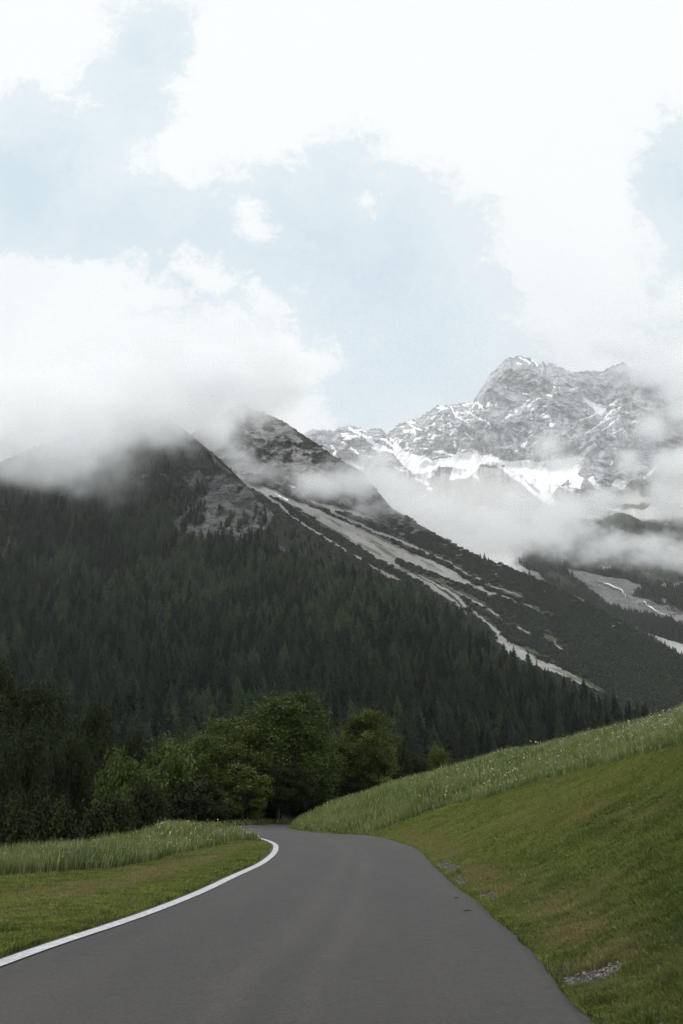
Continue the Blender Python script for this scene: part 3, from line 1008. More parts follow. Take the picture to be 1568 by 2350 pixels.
# --- road sheet between its two edges
anchors = [((-40, -40), 0)]
def frac(cv, pt):
    return int(np.argmin(np.hypot(cv[:, 0] - pt[0], cv[:, 1] - pt[1])))
pairs = [(0, 0), (frac(Rc, gp(1361, 2417)), frac(Lc, gp(0, 2437))), (frac(Rc, gp(1075, 2163)), frac(Lc, gp(684, 2164))),
         (frac(Rc, gp(928, 2115)), frac(Lc, gp(664, 2126.5))), (frac(Rc, gp(748, 2101)), frac(Lc, (-8.2, 61.5))),
         (frac(Rc, tailR[0]), frac(Lc, gp(615, 2092))), (699, 699)]
ir, il = [], []
for (a0, b0), (a1, b1) in zip(pairs[:-1], pairs[1:]):
    n = max(a1 - a0, 8)
    ir.append(np.linspace(a0, a1, n, endpoint=False)); il.append(np.linspace(b0, b1, n, endpoint=False))
ir = np.r_[np.concatenate(ir), 699]; il = np.r_[np.concatenate(il), 699]
idx = np.arange(700)
RR_ = np.stack([np.interp(ir, idx, Rc[:, k]) for k in (0, 1)], 1)
LL_ = np.stack([np.interp(il, idx, Lc[:, k]) for k in (0, 1)], 1)
nac = 17
ts = np.r_[0, 0.006, np.linspace(0.04, 0.96, nac - 4), 0.994, 1]
dirv = (RR_ - LL_) / np.linalg.norm(RR_ - LL_, axis=1)[:, None]
jr = 0.08 * fbm(RR_[:, 1] * 1.3, RR_[:, 0] * 1.3, None, 5, 0.7, seed=341)
RRj = RR_ + dirv * jr[:, None]
LLj = LL_ - dirv * 0.14 + dirv * (0.02 * fbm(LL_[:, 1] * 2, LL_[:, 0] * 2, None, 3, seed=343))[:, None]
RX = LLj[:, None, :] + (RRj - LLj)[:, None, :] * ts[None, :, None]
camber = 0.014 + 0.03 * (1 - (2 * ts - 1) ** 2)
camber[0] = camber[-1] = -0.03
RV = np.concatenate([RX, np.repeat(camber[None, :, None], len(RX), 0)], 2)
add('road', mesh('road', RV.reshape(-1, 3), grid_faces(len(RX), nac), {'across': np.repeat(ts[None], len(RX), 0).ravel()}, M_ROAD), kind='structure')


# painted edge line
def strip(cv, off0, off1, z, name, mat, **kw):
    t = np.gradient(cv, axis=0)
    t /= np.linalg.norm(t, axis=1)[:, None]
    nrm = np.stack([t[:, 1], -t[:, 0]], 1)
    a = cv + nrm * off0
    b = cv + nrm * off1
    zz = np.full((len(cv), 1), z)
    V = np.hstack([np.stack([a, b], 1).reshape(-1, 2), np.repeat(zz, 2, 0)])
    return add(name, mesh(name, V, grid_faces(len(cv), 2), None, mat), **kw)


Ld = smooth_curve(L_all, 1600)
Ld = Ld[Ld[:, 1].argsort() >= 0]
strip(Ld[:1400], 0.0, 0.19, 0.0335, 'road_marking', M_LINE, kind='structure')


# ------------------------------------------------------------------ grass, flowers, stones
gxs, gys = np.arange(-62, 62.01, 0.2), np.arange(0, 130.01, 0.2)
_gx, _gy = np.meshgrid(gxs, gys)
SRG, SLG = curve_dist(_gx, _gy, Rc), -curve_dist(_gx, _gy, Lc)


def lut(G, X, Y):
    fx, fy = np.clip((X + 62) / 0.2, 0, len(gxs) - 1.01), np.clip(Y / 0.2, 0, len(gys) - 1.01)
    i, j = fy.astype(int), fx.astype(int)
    a, b = fy - i, fx - j
    return (G[i, j] * (1 - b) + G[i, j + 1] * b) * (1 - a) + (G[i + 1, j] * (1 - b) + G[i + 1, j + 1] * b) * a


def sample_ground(n, pxr, pyr, keep):
    """random points of the near ground, evenly spread over what the view shows of it; returns world points"""
    r = np.exp(rng.uniform(math.log(5.2), math.log(125), n))
    t = rng.uniform(-0.46, 0.46, n)
    X, Y = r * np.sin(t), r * np.cos(t)
    sr, sl = lut(SRG, X, Y), lut(SLG, X, Y)
    k = (sr > -0.05) | (sl > 0.1)
    X, Y, r, sr, sl = X[k], Y[k], r[k], sr[k], sl[k]
    Z = ground_z(X, Y, sr, sl)
    tl, px, py = classify(X, Y, Z, sr, sl)
    k = keep(X, Y, Z, sr, sl, tl, px, py)
    return [a[k] for a in (X, Y, Z, sr, sl, tl, px, py, r)]


def blades(X, Y, Z, H, Wd, lean, bend=0.5):
    n = len(X)
    ang = rng.uniform(0, 2 * pi, n)
    dx, dy = np.cos(ang), np.sin(ang)
    la = rng.uniform(0, 2 * pi, n)
    lx, ly = np.cos(la) * lean * H, np.sin(la) * lean * H
    w = Wd * 0.5
    V = np.empty((n, 5, 3), np.float32)
    V[:, 0] = np.stack([X - dx * w, Y - dy * w, Z - 0.01], 1)
    V[:, 1] = np.stack([X + dx * w, Y + dy * w, Z - 0.01], 1)
    V[:, 2] = np.stack([X + dx * w * .8 + lx * .35, Y + dy * w * .8 + ly * .35, Z + H * .6], 1)
    V[:, 3] = np.stack([X - dx * w * .8 + lx * .35, Y - dy * w * .8 + ly * .35, Z + H * .6], 1)
    V[:, 4] = np.stack([X + lx, Y + ly, Z + H * (1 - 0.3 * lean)], 1)
    b = np.arange(n)[:, None] * 5
    return V.reshape(-1, 3), [b + np.array([[0, 1, 2, 3]]), b + np.array([[3, 2, 4]])]


def rep5(a):
    return np.repeat(a, 5)


# mown verge and bank
X, Y, Z, sr, sl, tl, px, py, r = sample_ground(2300000, None, None, lambda X, Y, Z, sr, sl, tl, px, py: (tl < 0.5) & ((sr > -0.03) | (sl > 0.12)) & (Y < 62) & (px > -60) & (px < 1800) & (py < 2680))
g = graveliness(X, Y, sr, px, py)
g = np.clip(g * 1.25, 0, 1)
bare = np.maximum(sstep(0.3, 0.7, np.exp(-(((X - SOIL[0]) / 0.4) ** 2 + ((Y - SOIL[1]) / 0.7) ** 2))) * 0.8, g)
bare = np.maximum(bare, sstep(0.06, 0.0, np.where(sr > 0, sr, sl)) * 0.3)
k = rng.uniform(0, 1, len(X)) > bare
X, Y, Z, sr, sl, tl, px, py, r = [a[k] for a in (X, Y, Z, sr, sl, tl, px, py, r)]
dr = dryness(X, Y, sr, sl, px, py)
ln = fbm(X / 0.3, Y / 0.3, None, 4, 0.6, seed=401)
big = sstep(16, 6, Y) * (sr > 0.6)
H = (0.042 + 0.035 * rng.uniform(0, 1, len(X)) + 0.06 * ln + 0.03 * fbm(X / 1.7, Y / 1.7, None, 3, seed=402) + 0.05 * big * rng.uniform(0, 1, len(X))) * (1 - 0.35 * dr)
H = np.clip(H, 0.015, 0.2) * (1 + r / 120)
Wd = np.maximum(0.004, r * 0.0007) * rng.uniform(0.7, 1.4, len(X))
V, F = blades(X, Y, Z, H, Wd, rng.uniform(0.2, 1.1, len(X)))
clump = fbm(X / 0.22, Y / 0.22, None, 3, seed=409)
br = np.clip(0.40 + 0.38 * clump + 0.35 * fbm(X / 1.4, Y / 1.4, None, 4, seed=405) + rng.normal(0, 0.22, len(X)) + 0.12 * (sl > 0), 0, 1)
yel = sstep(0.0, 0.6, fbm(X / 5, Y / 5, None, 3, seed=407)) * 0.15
br = np.clip(br - 0.30 * sstep(13.5, 8.5, Y) * (sr > 0) + 0.24 * sstep(17, 34, Y) * (sr > 0), 0, 1)  # light put into blade colour: near bank darkened, upper bank brightened
verge = (sr > 0) * np.exp(-((sr - 0.5) / 0.45) ** 2) * sstep(-0.5, 0.4, fbm(X / 0.6, Y / 0.9, None, 4, seed=431)) * sstep(6, 11, Y) * sstep(52, 40, Y)
dr = np.clip(np.maximum(dr, verge), 0, 1)
drv = np.clip(dr * rng.uniform(0.4, 1.3, len(X)) + yel + (rng.uniform(0, 1, len(X)) < 0.06) * 0.6, 0, 1)
print('lawn blades', len(X))
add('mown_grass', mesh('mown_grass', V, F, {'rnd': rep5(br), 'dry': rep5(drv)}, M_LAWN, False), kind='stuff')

# tall meadow grass
X, Y, Z, sr, sl, tl, px, py, r = sample_ground(1500000, None, None, lambda X, Y, Z, sr, sl, tl, px, py: (tl > 0.5) & (px > -80) & (px < 1830) & (Z > -7) & (Y > 8))
hn = fbm(X / 1.6, Y / 1.6, None, 4, seed=411)
edge = np.where(sr > 0, sr, sl)
H = (0.31 + 0.14 * hn + 0.32 * rng.uniform(0, 1, len(X)) ** 5) * sstep(0.0, 1.3, edge + 0.35)
H = H * np.where(sr > 0, 1.0, 0.92)
Wd = np.maximum(0.005, r * 0.00075) * rng.uniform(0.7, 1.3, len(X))
V, F = blades(X, Y, Z, H, Wd, rng.uniform(0.05, 0.5, len(X)))
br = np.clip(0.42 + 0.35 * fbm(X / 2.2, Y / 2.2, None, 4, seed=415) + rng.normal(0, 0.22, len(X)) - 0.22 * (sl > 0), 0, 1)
drv = np.clip((rng.uniform(0, 1, len(X)) < 0.18) * 0.7 + 0.25 * sstep(0.0, 0.5, hn) + 0.15, 0, 1)
print('meadow blades', len(X))
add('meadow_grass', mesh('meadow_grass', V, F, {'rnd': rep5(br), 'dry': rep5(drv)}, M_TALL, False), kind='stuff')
mx = (X, Y, Z, H, sr, sl, r, px, py)


def flower_mesh(sel, name, mat, size, lift):
    X, Y, Z, H = (a[sel] for a in mx[:4])
    n = len(X)
    s = size * rng.uniform(0.6, 1.3, n) * np.maximum(1, mx[6][sel] / 30)
    zc = Z + H * lift + 0.03
    k = 6
    V = np.empty((n, k + 1, 3), np.float32)
    V[:, 0] = np.stack([X, Y, zc + s * 0.25], 1)
    tx, ty = rng.normal(0, 0.4, n), rng.normal(0, 0.4, n)
    for i in range(k):
        a = i * 2 * pi / k
        rad = s * rng.uniform(0.7, 1.1, n)
        ox, oy = np.cos(a) * rad, np.sin(a) * rad
        V[:, i + 1] = np.stack([X + ox, Y + oy, zc + ox * tx + oy * ty], 1)
    b = np.arange(n)[:, None] * (k + 1)
    F = np.concatenate([b + np.array([[0, i + 1, (i + 1) % k + 1]]) for i in range(k)])
    add(name, mesh(name, V.reshape(-1, 3), F, None, mat, False), kind='stuff')


nX, nY = mx[0], mx[1]
dens = sstep(-0.15, 0.45, fbm(nX / 2.5, nY / 1.5, None, 4, seed=421))
q = rng.uniform(0, 1, len(nX))
onleft = mx[5] > 0
pw = np.where(onleft, 0.018 * sstep(250, 700, mx[7]) + 0.003, 0.06 * dens * sstep(1000, 1350, mx[7]) + 0.002)
flower_mesh(q < pw, 'white_flowers', M_PETW, 0.019, 1.05)
q = rng.uniform(0, 1, len(nX))
pyl = np.where(onleft, 0.004 + 0.006 * (mx[7] > 380), 0.0022)
flower_mesh(q < pyl, 'yellow_flowers', M_PETY, 0.02, 1.05)

# broad-leaved weeds and longer tufts on the near bank
X, Y, Z, sr, sl, tl, px, py, r = sample_ground(26000, None, None, lambda X, Y, Z, sr, sl, tl, px, py: (tl < 0.5) & (sr > 0.7) & (Y < 22) & (px < 1800))
n = len(X)
k = 5
ang = rng.uniform(0, 2 * pi, n)
Vs, Rn, Dn = [], [], []
base = 0
for j in range(k):
    a = ang + j * 2 * pi / k + rng.normal(0, 0.3, n)
    L_ = rng.uniform(0.02, 0.06, n)
    w_ = L_ * rng.uniform(0.16, 0.4, n)
    up = rng.uniform(0.2, 1.0, n)
    d = np.stack([np.cos(a), np.sin(a), up], 1)
    s = np.stack([-np.sin(a), np.cos(a), a * 0], 1)
    P0 = np.stack([X, Y, Z + 0.02], 1)
    q4 = np.stack([P0, P0 + d * (L_ * .5)[:, None] + s * w_[:, None], P0 + d * L_[:, None], P0 + d * (L_ * .5)[:, None] - s * w_[:, None]], 1)
    Vs.append(q4)
Vs = np.concatenate(Vs).reshape(-1, 3)
nq = len(Vs) // 4
bi = np.arange(nq)[:, None] * 4
add('clover_weeds', mesh('clover_weeds', Vs, bi + np.array([[0, 1, 2, 3]]), {'rnd': np.repeat(rng.uniform(0.1, 0.9, nq), 4), 'dry': np.repeat((rng.uniform(0, 1, nq) < 0.08) * 0.7, 4)}, M_LAWN, False), kind='stuff')

# gravel
X, Y, Z, sr, sl, tl, px, py, r = sample_ground(260000, None, None, lambda X, Y, Z, sr, sl, tl, px, py: (sr > 0.02) & (sr < 2.5) & (Y < 30) & ((graveliness(X, Y, sr, px, py) > 0.15) | (sr < 0.6)))
k = rng.uniform(0, 1, len(X)) < 0.5 * graveliness(X, Y, sr, px, py) * sstep(-0.35, 0.4, fbm(X / 0.12, Y / 0.2, None, 3, seed=433)) + 0.035 * np.exp(-(sr / 0.28) ** 2)
X, Y, Z = X[k], Y[k], Z[k]
n = len(X)
s = rng.uniform(0.007, 0.026, n) * (1 + Y / 22)
oct_ = np.array([[1, 0, 0], [-1, 0, 0], [0, 1, 0], [0, -1, 0], [0, 0, .7], [0, 0, -.7]])
V = (np.stack([X, Y, Z + 0.004], 1)[:, None] + oct_[None] * s[:, None, None] * rng.uniform(0.6, 1.2, (n, 6, 1))).reshape(-1, 3)
fo = np.array([[0, 2, 4], [2, 1, 4], [1, 3, 4], [3, 0, 4], [2, 0, 5], [1, 2, 5], [3, 1, 5], [0, 3, 5]])
add('roadside_gravel', mesh('roadside_gravel', V, (np.arange(n)[:, None, None] * 6 + fo[None]).reshape(-1, 3), None, M_STONE, False), kind='stuff')


# ------------------------------------------------------------------ trees
def tube(p0, p1, r0, r1, k=6):
    p0, p1 = np.asarray(p0, float), np.asarray(p1, float)
    d = p1 - p0
    d /= np.linalg.norm(d) + 1e-9
    a = np.cross(d, [0, 0, 1.0]) if abs(d[2]) < 0.95 else np.cross(d, [1.0, 0, 0])
    a /= np.linalg.norm(a)
    b = np.cross(d, a)
    t = np.arange(k) * 2 * pi / k
    ring = np.cos(t)[:, None] * a + np.sin(t)[:, None] * b
    return np.vstack([p0 + ring * r0, p1 + ring * r1]), np.array([[i, (i + 1) % k, (i + 1) % k + k, i + k] for i in range(k)])


def join(parts):
    V, F, o = [], [], 0
    for v, f in parts:
        V.append(v); F.append(np.asarray(f) + o); o += len(v)
    return np.vstack(V), F


def conifer(seed, H=20.0, R=3.2, whorls=30, nb=9, droop=0.35, airy=0.0, mat=None):
    """spruce or larch: whorls of drooping boughs, each bough a rib with side sprays"""
    g = np.random.default_rng(seed)
    V, F, rn = [], [], []
    o = 0
    for i in range(whorls):
        t = i / (whorls - 1)
        z = H * (0.10 + 0.88 * t ** 0.9)
        L0 = R * ((1 - t) ** 0.78) * (0.9 + 0.2 * g.random()) + 0.18
        if t < 0.12:
            L0 *= 0.65 + 2.5 * t
        for b in range(nb if t < 0.8 else 5):
            a = g.uniform(0, 2 * pi)
            L = L0 * g.uniform(0.55, 1.12)
            if g.random() < airy:
                continue
            n = max(3, int(3 + L * 1.6))
            dirx, diry = cos(a), sin(a)
            s = np.linspace(0.1, 1, n)
            rx = s * L
            dz = -droop * L * s * s * 0.9 + 0.28 * L * (s > 0.8) * (s - 0.8) + 0.1 * L * s
            px_, py_, pz = dirx * rx, diry * rx, z + dz
            w = 0.42 * L * (1.1 - s) + 0.12
            c0 = g.random()
            for j in range(n):
                for sd_ in (-1, 1):
                    an = a + sd_ * g.uniform(0.5, 1.1)
                    l = w[j] * g.uniform(0.7, 1.3)
                    ex, ey = cos(an) * l, sin(an) * l
                    wd = 0.16 + 0.1 * L / R
                    nx_, ny_ = -sin(an) * wd, cos(an) * wd
                    hz = -0.25 * l - g.uniform(0, 0.22)
                    V += [(px_[j] - nx_, py_[j] - ny_, pz[j]), (px_[j] + ex, py_[j] + ey, pz[j] + hz), (px_[j] + nx_, py_[j] + ny_, pz[j] + 0.05), (px_[j] + ex * .4, py_[j] + ey * .4, pz[j] - 0.38 - 0.2 * g.random())]
                    F += [(o, o + 1, o + 2), (o, o + 3, o + 1)]
                    rn += [np.clip(c0 * 0.6 + 0.4 * g.random() + 0.25 * (s[j] - 0.6), 0, 1)] * 4
                    o += 4
    V += [(-.12, 0, H * .955), (.12, 0, H * .955), (0, 0, H + .5), (0, .12, H * .955)]
    F += [(o, o + 1, o + 2), (o + 1, o + 3, o + 2), (o + 3, o, o + 2)]
    rn += [0.5] * 4
    return mesh('crown', np.array(V), np.array(F), {'rnd': rn}, mat, False)


def conifer_trunk(H):
    v, f = join([tube((0, 0, -1.5), (0, 0, H * .5), .28, .16), tube((0, 0, H * .5), (0, 0, H * .95), .16, .03)])
    return mesh('trunk', v, f, None, M_BARK)


CON = [(conifer(1, 21, 4.5, 32, 9, 0.42, 0.05, M_SPRUCE), 21), (conifer(2, 18, 4.0, 28, 8, 0.5, 0.1, M_SPRUCE), 18),
       (conifer(3, 24, 5.0, 36, 9, 0.35, 0.12, M_SPRUCE), 24), (conifer(4, 19, 5.2, 24, 8, 0.18, 0.22, M_LARCH), 19), (conifer(5, 16, 4.8, 20, 8, 0.12, 0.25, M_LARCH), 16)]
TRK = [conifer_trunk(h) for _, h in CON]

# where the forest stands: a jittered lattice on the mountain, thinned over rock
us, wr, BU, BW, BX, BY, BZ, BM = B_dat


def on_B(u, w):
    """index of the surface sample on the left mountain nearest to ray slopes u, w"""
    j = np.clip(((u - us[0]) / (us[1] - us[0])).round().astype(int), 0, len(us) - 1)
    t = (w + 0.06) / (wr[j] + 0.06)
    i = np.clip((t * (BU.shape[0] - 1)).round().astype(int), 0, BU.shape[0] - 1)
    return i, j, t


cand = []
yy2, xx2 = [], []
Yg = 255.0
while Yg < 1800:
    stp = 8.3 + (Yg - 255) * 0.0012
    xs_ = np.arange(-0.48 * Yg - 20, 0.46 * Yg + 10, stp)
    xx2.append(xs_ + rng.uniform(-0.5, 0.5, len(xs_)) * stp); yy2.append(np.full(len(xs_), Yg) + rng.uniform(-0.5, 0.5, len(xs_)) * stp)
    Yg += stp * 0.95
tx, ty = np.concatenate(xx2), np.concatenate(yy2)
tu = tx / ty
tw = np.interp(ty, [p[1] for p in PROF_B], [p[0] for p in PROF_B])
i, j, tt = on_B(tu, tw)
ok = (tt <= 0.999)
tx, ty, i, j = tx[ok], ty[ok], i[ok], j[ok]
PX, PY, PZ = BX[i, j], BY[i, j], BZ[i, j]
sxx, syy = xy(BU[i, j], BW[i, j])
veg = BM['veg'][i, j]
nz = fbm(PX / 40, PY / 40, None, 4, seed=501)
scr = sstep(1260, 1150, syy) + 0.0
high = sstep(0.27, 0.36, BW[i, j])
keepp = (veg > 0.5) & (rng.uniform(0, 1, len(PX)) < 0.93 - 0.28 * high - 0.25 * (nz < -0.35))
slope_open = in_poly(sxx, syy, [(640, 1180), (700, 1215), (860, 1330), (820, 1330), (700, 1290), (640, 1250), (600, 1230)])
keepp &= ~(slope_open & (rng.uniform(0, 1, len(PX)) < 0.55))
PX, PY, PZ, nz, high, sxx, syy, so_ = [a[keepp] for a in (PX, PY, PZ, nz, high, sxx, syy, slope_open)]
n = len(PX)
scl = rng.uniform(0.72, 1.28, n) * (1 - 0.36 * sstep(850, 1050, sxx)) * (1 - 0.25 * sstep(1250, 1400, sxx)) * (1 - 0.35 * in_poly(sxx, syy, [(390, 1060), (560, 1060), (650, 1160), (640, 1250), (390, 1250)])) * (1 - 0.52 * high) * (1 - 0.5 * so_) * np.where(rng.uniform(0, 1, n) < 0.12, 0.6, 1.0)
lf = fbm(PX / 60, PY / 60, None, 4, seed=511) + 0.30 * np.exp(-((syy - 1345) / 70) ** 2) - 0.25 * (syy > 1560) - 0.15 * (syy < 1150)
lar = rng.uniform(0, 1, n) < sstep(0.0, 0.4, lf) * 0.8
var = np.where(lar, rng.integers(3, 5, n), rng.integers(0, 3, n))
rz = rng.uniform(0, 2 * pi, n)
print('conifers', n)
dist = np.hypot(PX, PY)
hh = np.array([h for _, h in CON])[var] * scl
inview = (PX / PY > -0.37) & (PX / PY < 0.36)
# those hidden behind the meadow edge or the near trees do not count among the largest
top_w = (PZ + hh - EYE) / PY
tsx, tsy = xy(PX / PY, top_w)
hide = interp(tsx, [(-200, 1600), (0, 1590), (200, 1660), (340, 1760), (380, 1740), (480, 1680), (600, 1640), (740, 1670), (800, 1660), (890, 1720), (950, 1790), (1568, 1640), (1800, 1600)])
vis = inview & (tsy < hide - 4)
order = np.argsort(np.where(vis, hh / dist, 0))[::-1]
big_i = order[:296]
rest = order[296:]

labels = {0: 'dark green spruce in the dense forest on the lower mountain slope', 1: 'pale green larch among the dark spruces on the lower mountain slope'}
protos = {}
for v in range(5):
    root = bpy.data.objects.new('larch_tree' if v > 2 else 'spruce_tree', None)
    C.objects.link(root)
    tr = add('trunk', TRK[v], root)
    crn = add('crown', CON[v][0], root)
    protos[v] = [root, tr, crn, False]


def put_conifer(v, loc, s, r_, label, cat='tree', group=None):
    root, tr, crn, used = protos[v]
    if used:
        root2 = root.copy(); C.objects.link(root2)
        for ch in (tr, crn):
            c2 = ch.copy(); C.objects.link(c2); c2.parent = root2
        root = root2
    protos[v][3] = True
    root.location = loc
    root.scale = (s, s, s)
    root.rotation_euler = (0, 0, r_)
    root['label'] = label
    root['category'] = cat
    if group:
        root['group'] = group
    elif 'group' in root:
        del root['group']
    return root


PLACES = [(120, 'at the far left edge'), (260, 'above the dark broad trees'), (420, 'above the left beeches'), (560, 'above the beech that leans left'),
          (700, 'above the tallest beech'), (800, 'in the gap right of the tallest beech'), (900, 'behind the lone maple'), (1050, 'right of the lone maple'),
          (1200, 'over the middle meadow crest'), (1330, 'below the grey scree tongue'), (9999, 'over the upper right meadow crest')]
tsx_h = np.where(hh > np.median(hh[big_i]), 1, 0)
for q_ in big_i:
    v = int(var[q_])
    plc = next(t_ for lim, t_ in PLACES if tsx[q_] < lim)
    labels = {0: ('tall' if tsx_h[q_] else 'short') + ' dark spruce in the forest front ' + plc, 1: 'pale green larch in the forest front ' + plc}
    put_conifer(v, (PX[q_], PY[q_], PZ[q_] - 0.4), float(scl[q_]), float(rz[q_]), labels[int(v > 2)], group='conifers of the mountain forest')
# a few conifers that stand apart
us_c, wr_c, CU, CW, CXX, CYY, CZZ, CM = C_dat


def on_C(x, y):
    u_, w_ = uw(x, y)
    j_ = int(np.clip(round((u_ - us_c[0]) / (us_c[1] - us_c[0])), 0, len(us_c) - 1))
    i_ = int(np.clip(round((w_ + 0.05) / (wr_c[j_] + 0.05) * (CU.shape[0] - 1)), 0, CU.shape[0] - 1))
    return CXX[i_, j_], CYY[i_, j_], CZZ[i_, j_]


for x_, y_, s_, lb in [(1113, 1284, 0.85, 'tallest spruce on the ridge line in front of the low cloud'), (1103, 1281, 0.7, 'smaller spruce just left of the tallest one on the cloudy ridge'),
                       (1121, 1288, 0.6, 'small spruce just right of the tallest one on the cloudy ridge'), (1146, 1296, 0.5, 'short spruce alone on the ridge right of the three ridge spruces')]:
    p = on_C(x_, y_)
    put_conifer(1, (p[0], p[1], p[2] - 2), s_, x_, lb)


for v in range(5):
    if not protos[v][3]:
        for o_ in protos[v][:3]:
            bpy.data.objects.remove(o_)


# the rest of the forest, one object; the tree shapes are held in its own mesh and scattered by its node group
def scatter(name, pts, scale, rot, variant, shapes, flat=False, **props):
    V, F, A, kinds, mats = [], [], [], [], []
    nP = len(pts)
    Vv = [np.asarray(pts, np.float32)]
    isp = [np.full(nP, -1.0)]
    rn = [np.zeros(nP)]
    o = nP
    F3, mi = [], []
    for k_, me_ in enumerate(shapes):
        nv = len(me_.vertices)
        co = np.empty(nv * 3, np.float32); me_.vertices.foreach_get('co', co)
        at = np.empty(nv, np.float32); me_.attributes['rnd'].data.foreach_get('value', at)
        fl = np.empty(len(me_.polygons) * 3, np.int32); me_.polygons.foreach_get('vertices', fl)
        Vv.append(co.reshape(-1, 3)); isp.append(np.full(nv, float(k_))); rn.append(at)
        F3.append(fl.reshape(-1, 3) + o); o += nv
        m_ = me_.materials[0]
        if m_ not in mats:
            mats.append(m_)
        mi.append(np.full(len(fl) // 3, mats.index(m_), np.int32))
    pad = o - nP
    me = mesh(name, np.vstack(Vv), np.vstack(F3), {'which': np.concatenate(isp), 'rnd': np.concatenate(rn), 'size': np.r_[scale, np.zeros(pad)], 'turn': np.r_[rot, np.zeros(pad)], 'variant': np.r_[variant, np.zeros(pad)]}, None, False)
    for m_ in mats:
        me.materials.append(m_)
    me.polygons.foreach_set('material_index', np.concatenate(mi))
    ob = add(name, me, **props)
    ng = bpy.data.node_groups.new(name + '_scatter', 'GeometryNodeTree')
    ng.interface.new_socket('Geometry', in_out='INPUT', socket_type='NodeSocketGeometry')
    ng.interface.new_socket('Geometry', in_out='OUTPUT', socket_type='NodeSocketGeometry')
    N, L = ng.nodes, ng.links
    gi, go = N.new('NodeGroupInput'), N.new('NodeGroupOutput')

    def named(nm):
        a = N.new('GeometryNodeInputNamedAttribute'); a.data_type = 'FLOAT'
        a.inputs['Name'].default_value = nm
        return a.outputs['Attribute']

    def cmp_(val):
        c = N.new('FunctionNodeCompare'); c.data_type = 'FLOAT'; c.operation = 'EQUAL'
        L.new(named('which'), c.inputs[0]); c.inputs[1].default_value = val
        c.inputs['Epsilon'].default_value = 0.1
        return c.outputs[0]
    s0 = N.new('GeometryNodeSeparateGeometry'); s0.domain = 'POINT'
    L.new(gi.outputs[0], s0.inputs[0]); L.new(cmp_(-1.0), s0.inputs['Selection'])
    jn = N.new('GeometryNodeJoinGeometry')
    for k_ in reversed(range(len(shapes))):
        s1 = N.new('GeometryNodeSeparateGeometry'); s1.domain = 'POINT'
        L.new(s0.outputs[1], s1.inputs[0]); L.new(cmp_(float(k_)), s1.inputs['Selection'])
        g2 = N.new('GeometryNodeGeometryToInstance')
        L.new(s1.outputs[0], g2.inputs[0]); L.new(g2.outputs[0], jn.inputs[0])
    ip = N.new('GeometryNodeInstanceOnPoints')
    L.new(s0.outputs[0], ip.inputs['Points'])
    L.new(jn.outputs[0], ip.inputs['Instance'])
    ip.inputs['Pick Instance'].default_value = True
    fi = N.new('FunctionNodeFloatToInt'); L.new(named('variant'), fi.inputs[0]); L.new(fi.outputs[0], ip.inputs['Instance Index'])
    cx_ = N.new('ShaderNodeCombineXYZ'); L.new(named('turn'), cx_.inputs['Z'])
    e2r = N.new('FunctionNodeEulerToRotation'); L.new(cx_.outputs[0], e2r.inputs[0]); L.new(e2r.outputs[0], ip.inputs['Rotation'])
    cs = N.new('ShaderNodeCombineXYZ'); sz = named('size')
    L.new(sz, cs.inputs['X']); L.new(sz, cs.inputs['Y']); L.new(sz, cs.inputs['Z'])
    L.new(cs.outputs[0], ip.inputs['Scale'])
    L.new(ip.outputs[0], go.inputs[0])
    md = ob.modifiers.new('scatter', 'NODES'); md.node_group = ng
    return ob


scatter('conifer_forest', np.stack([PX, PY, PZ - 0.4], 1)[rest], scl[rest], rz[rest], var[rest], [c[0] for c in CON], kind='stuff')


# dwarf pine scrub on the scree mountain
def scrub_shape(seed):
    g = np.random.default_rng(seed)
    n = 150
    a, rr_ = g.uniform(0, 2 * pi, n), np.sqrt(g.uniform(0, 1, n))
    h = np.sqrt(np.maximum(0, 1 - rr_ ** 2)) * g.uniform(0.6, 1.1, n)
    c = np.stack([np.cos(a) * rr_ * 1.6, np.sin(a) * rr_ * 1.6, h], 1)
    q = c[:, None] + g.normal(0, 0.30, (n, 3, 3))
    return mesh('scrub', q.reshape(-1, 3), np.arange(n * 3).reshape(-1, 3), {'rnd': np.repeat(g.random(n), 3)}, M_SCRUB, False)


SCR = [scrub_shape(9), scrub_shape(10)]
ns = 42000
uu_, ww_ = rng.uniform(-0.12, 0.40, ns), rng.uniform(0, 1, ns) ** 0.8
jj = np.clip(((uu_ - us_c[0]) / (us_c[1] - us_c[0])).round().astype(int), 0, len(us_c) - 1)
ii = np.clip((ww_ * (CU.shape[0] - 1)).round().astype(int), 0, CU.shape[0] - 1)
sX, sY, sZ, vg_ = CXX[ii, jj], CYY[ii, jj], CZZ[ii, jj], CM['veg'][ii, jj]
scx, scy = xy(CU[ii, jj], CW[ii, jj])
topm = sstep(1150, 1090, scy + (scx - 600) * -0.28)
kk = (vg_ > 0.5) & (scy < 1800) & (rng.uniform(0, 1, ns) < 1 - 0.6 * topm)
ns = kk.sum()
print('scrub', ns)
scatter('mountain_pine_scrub', np.stack([sX, sY, sZ - 0.5], 1)[kk], rng.uniform(1.2, 3.4, ns), rng.uniform(0, 6.28, ns), rng.integers(0, 2, ns), SCR, kind='stuff')
for me_ in SCR:
    bpy.data.meshes.remove(me_)


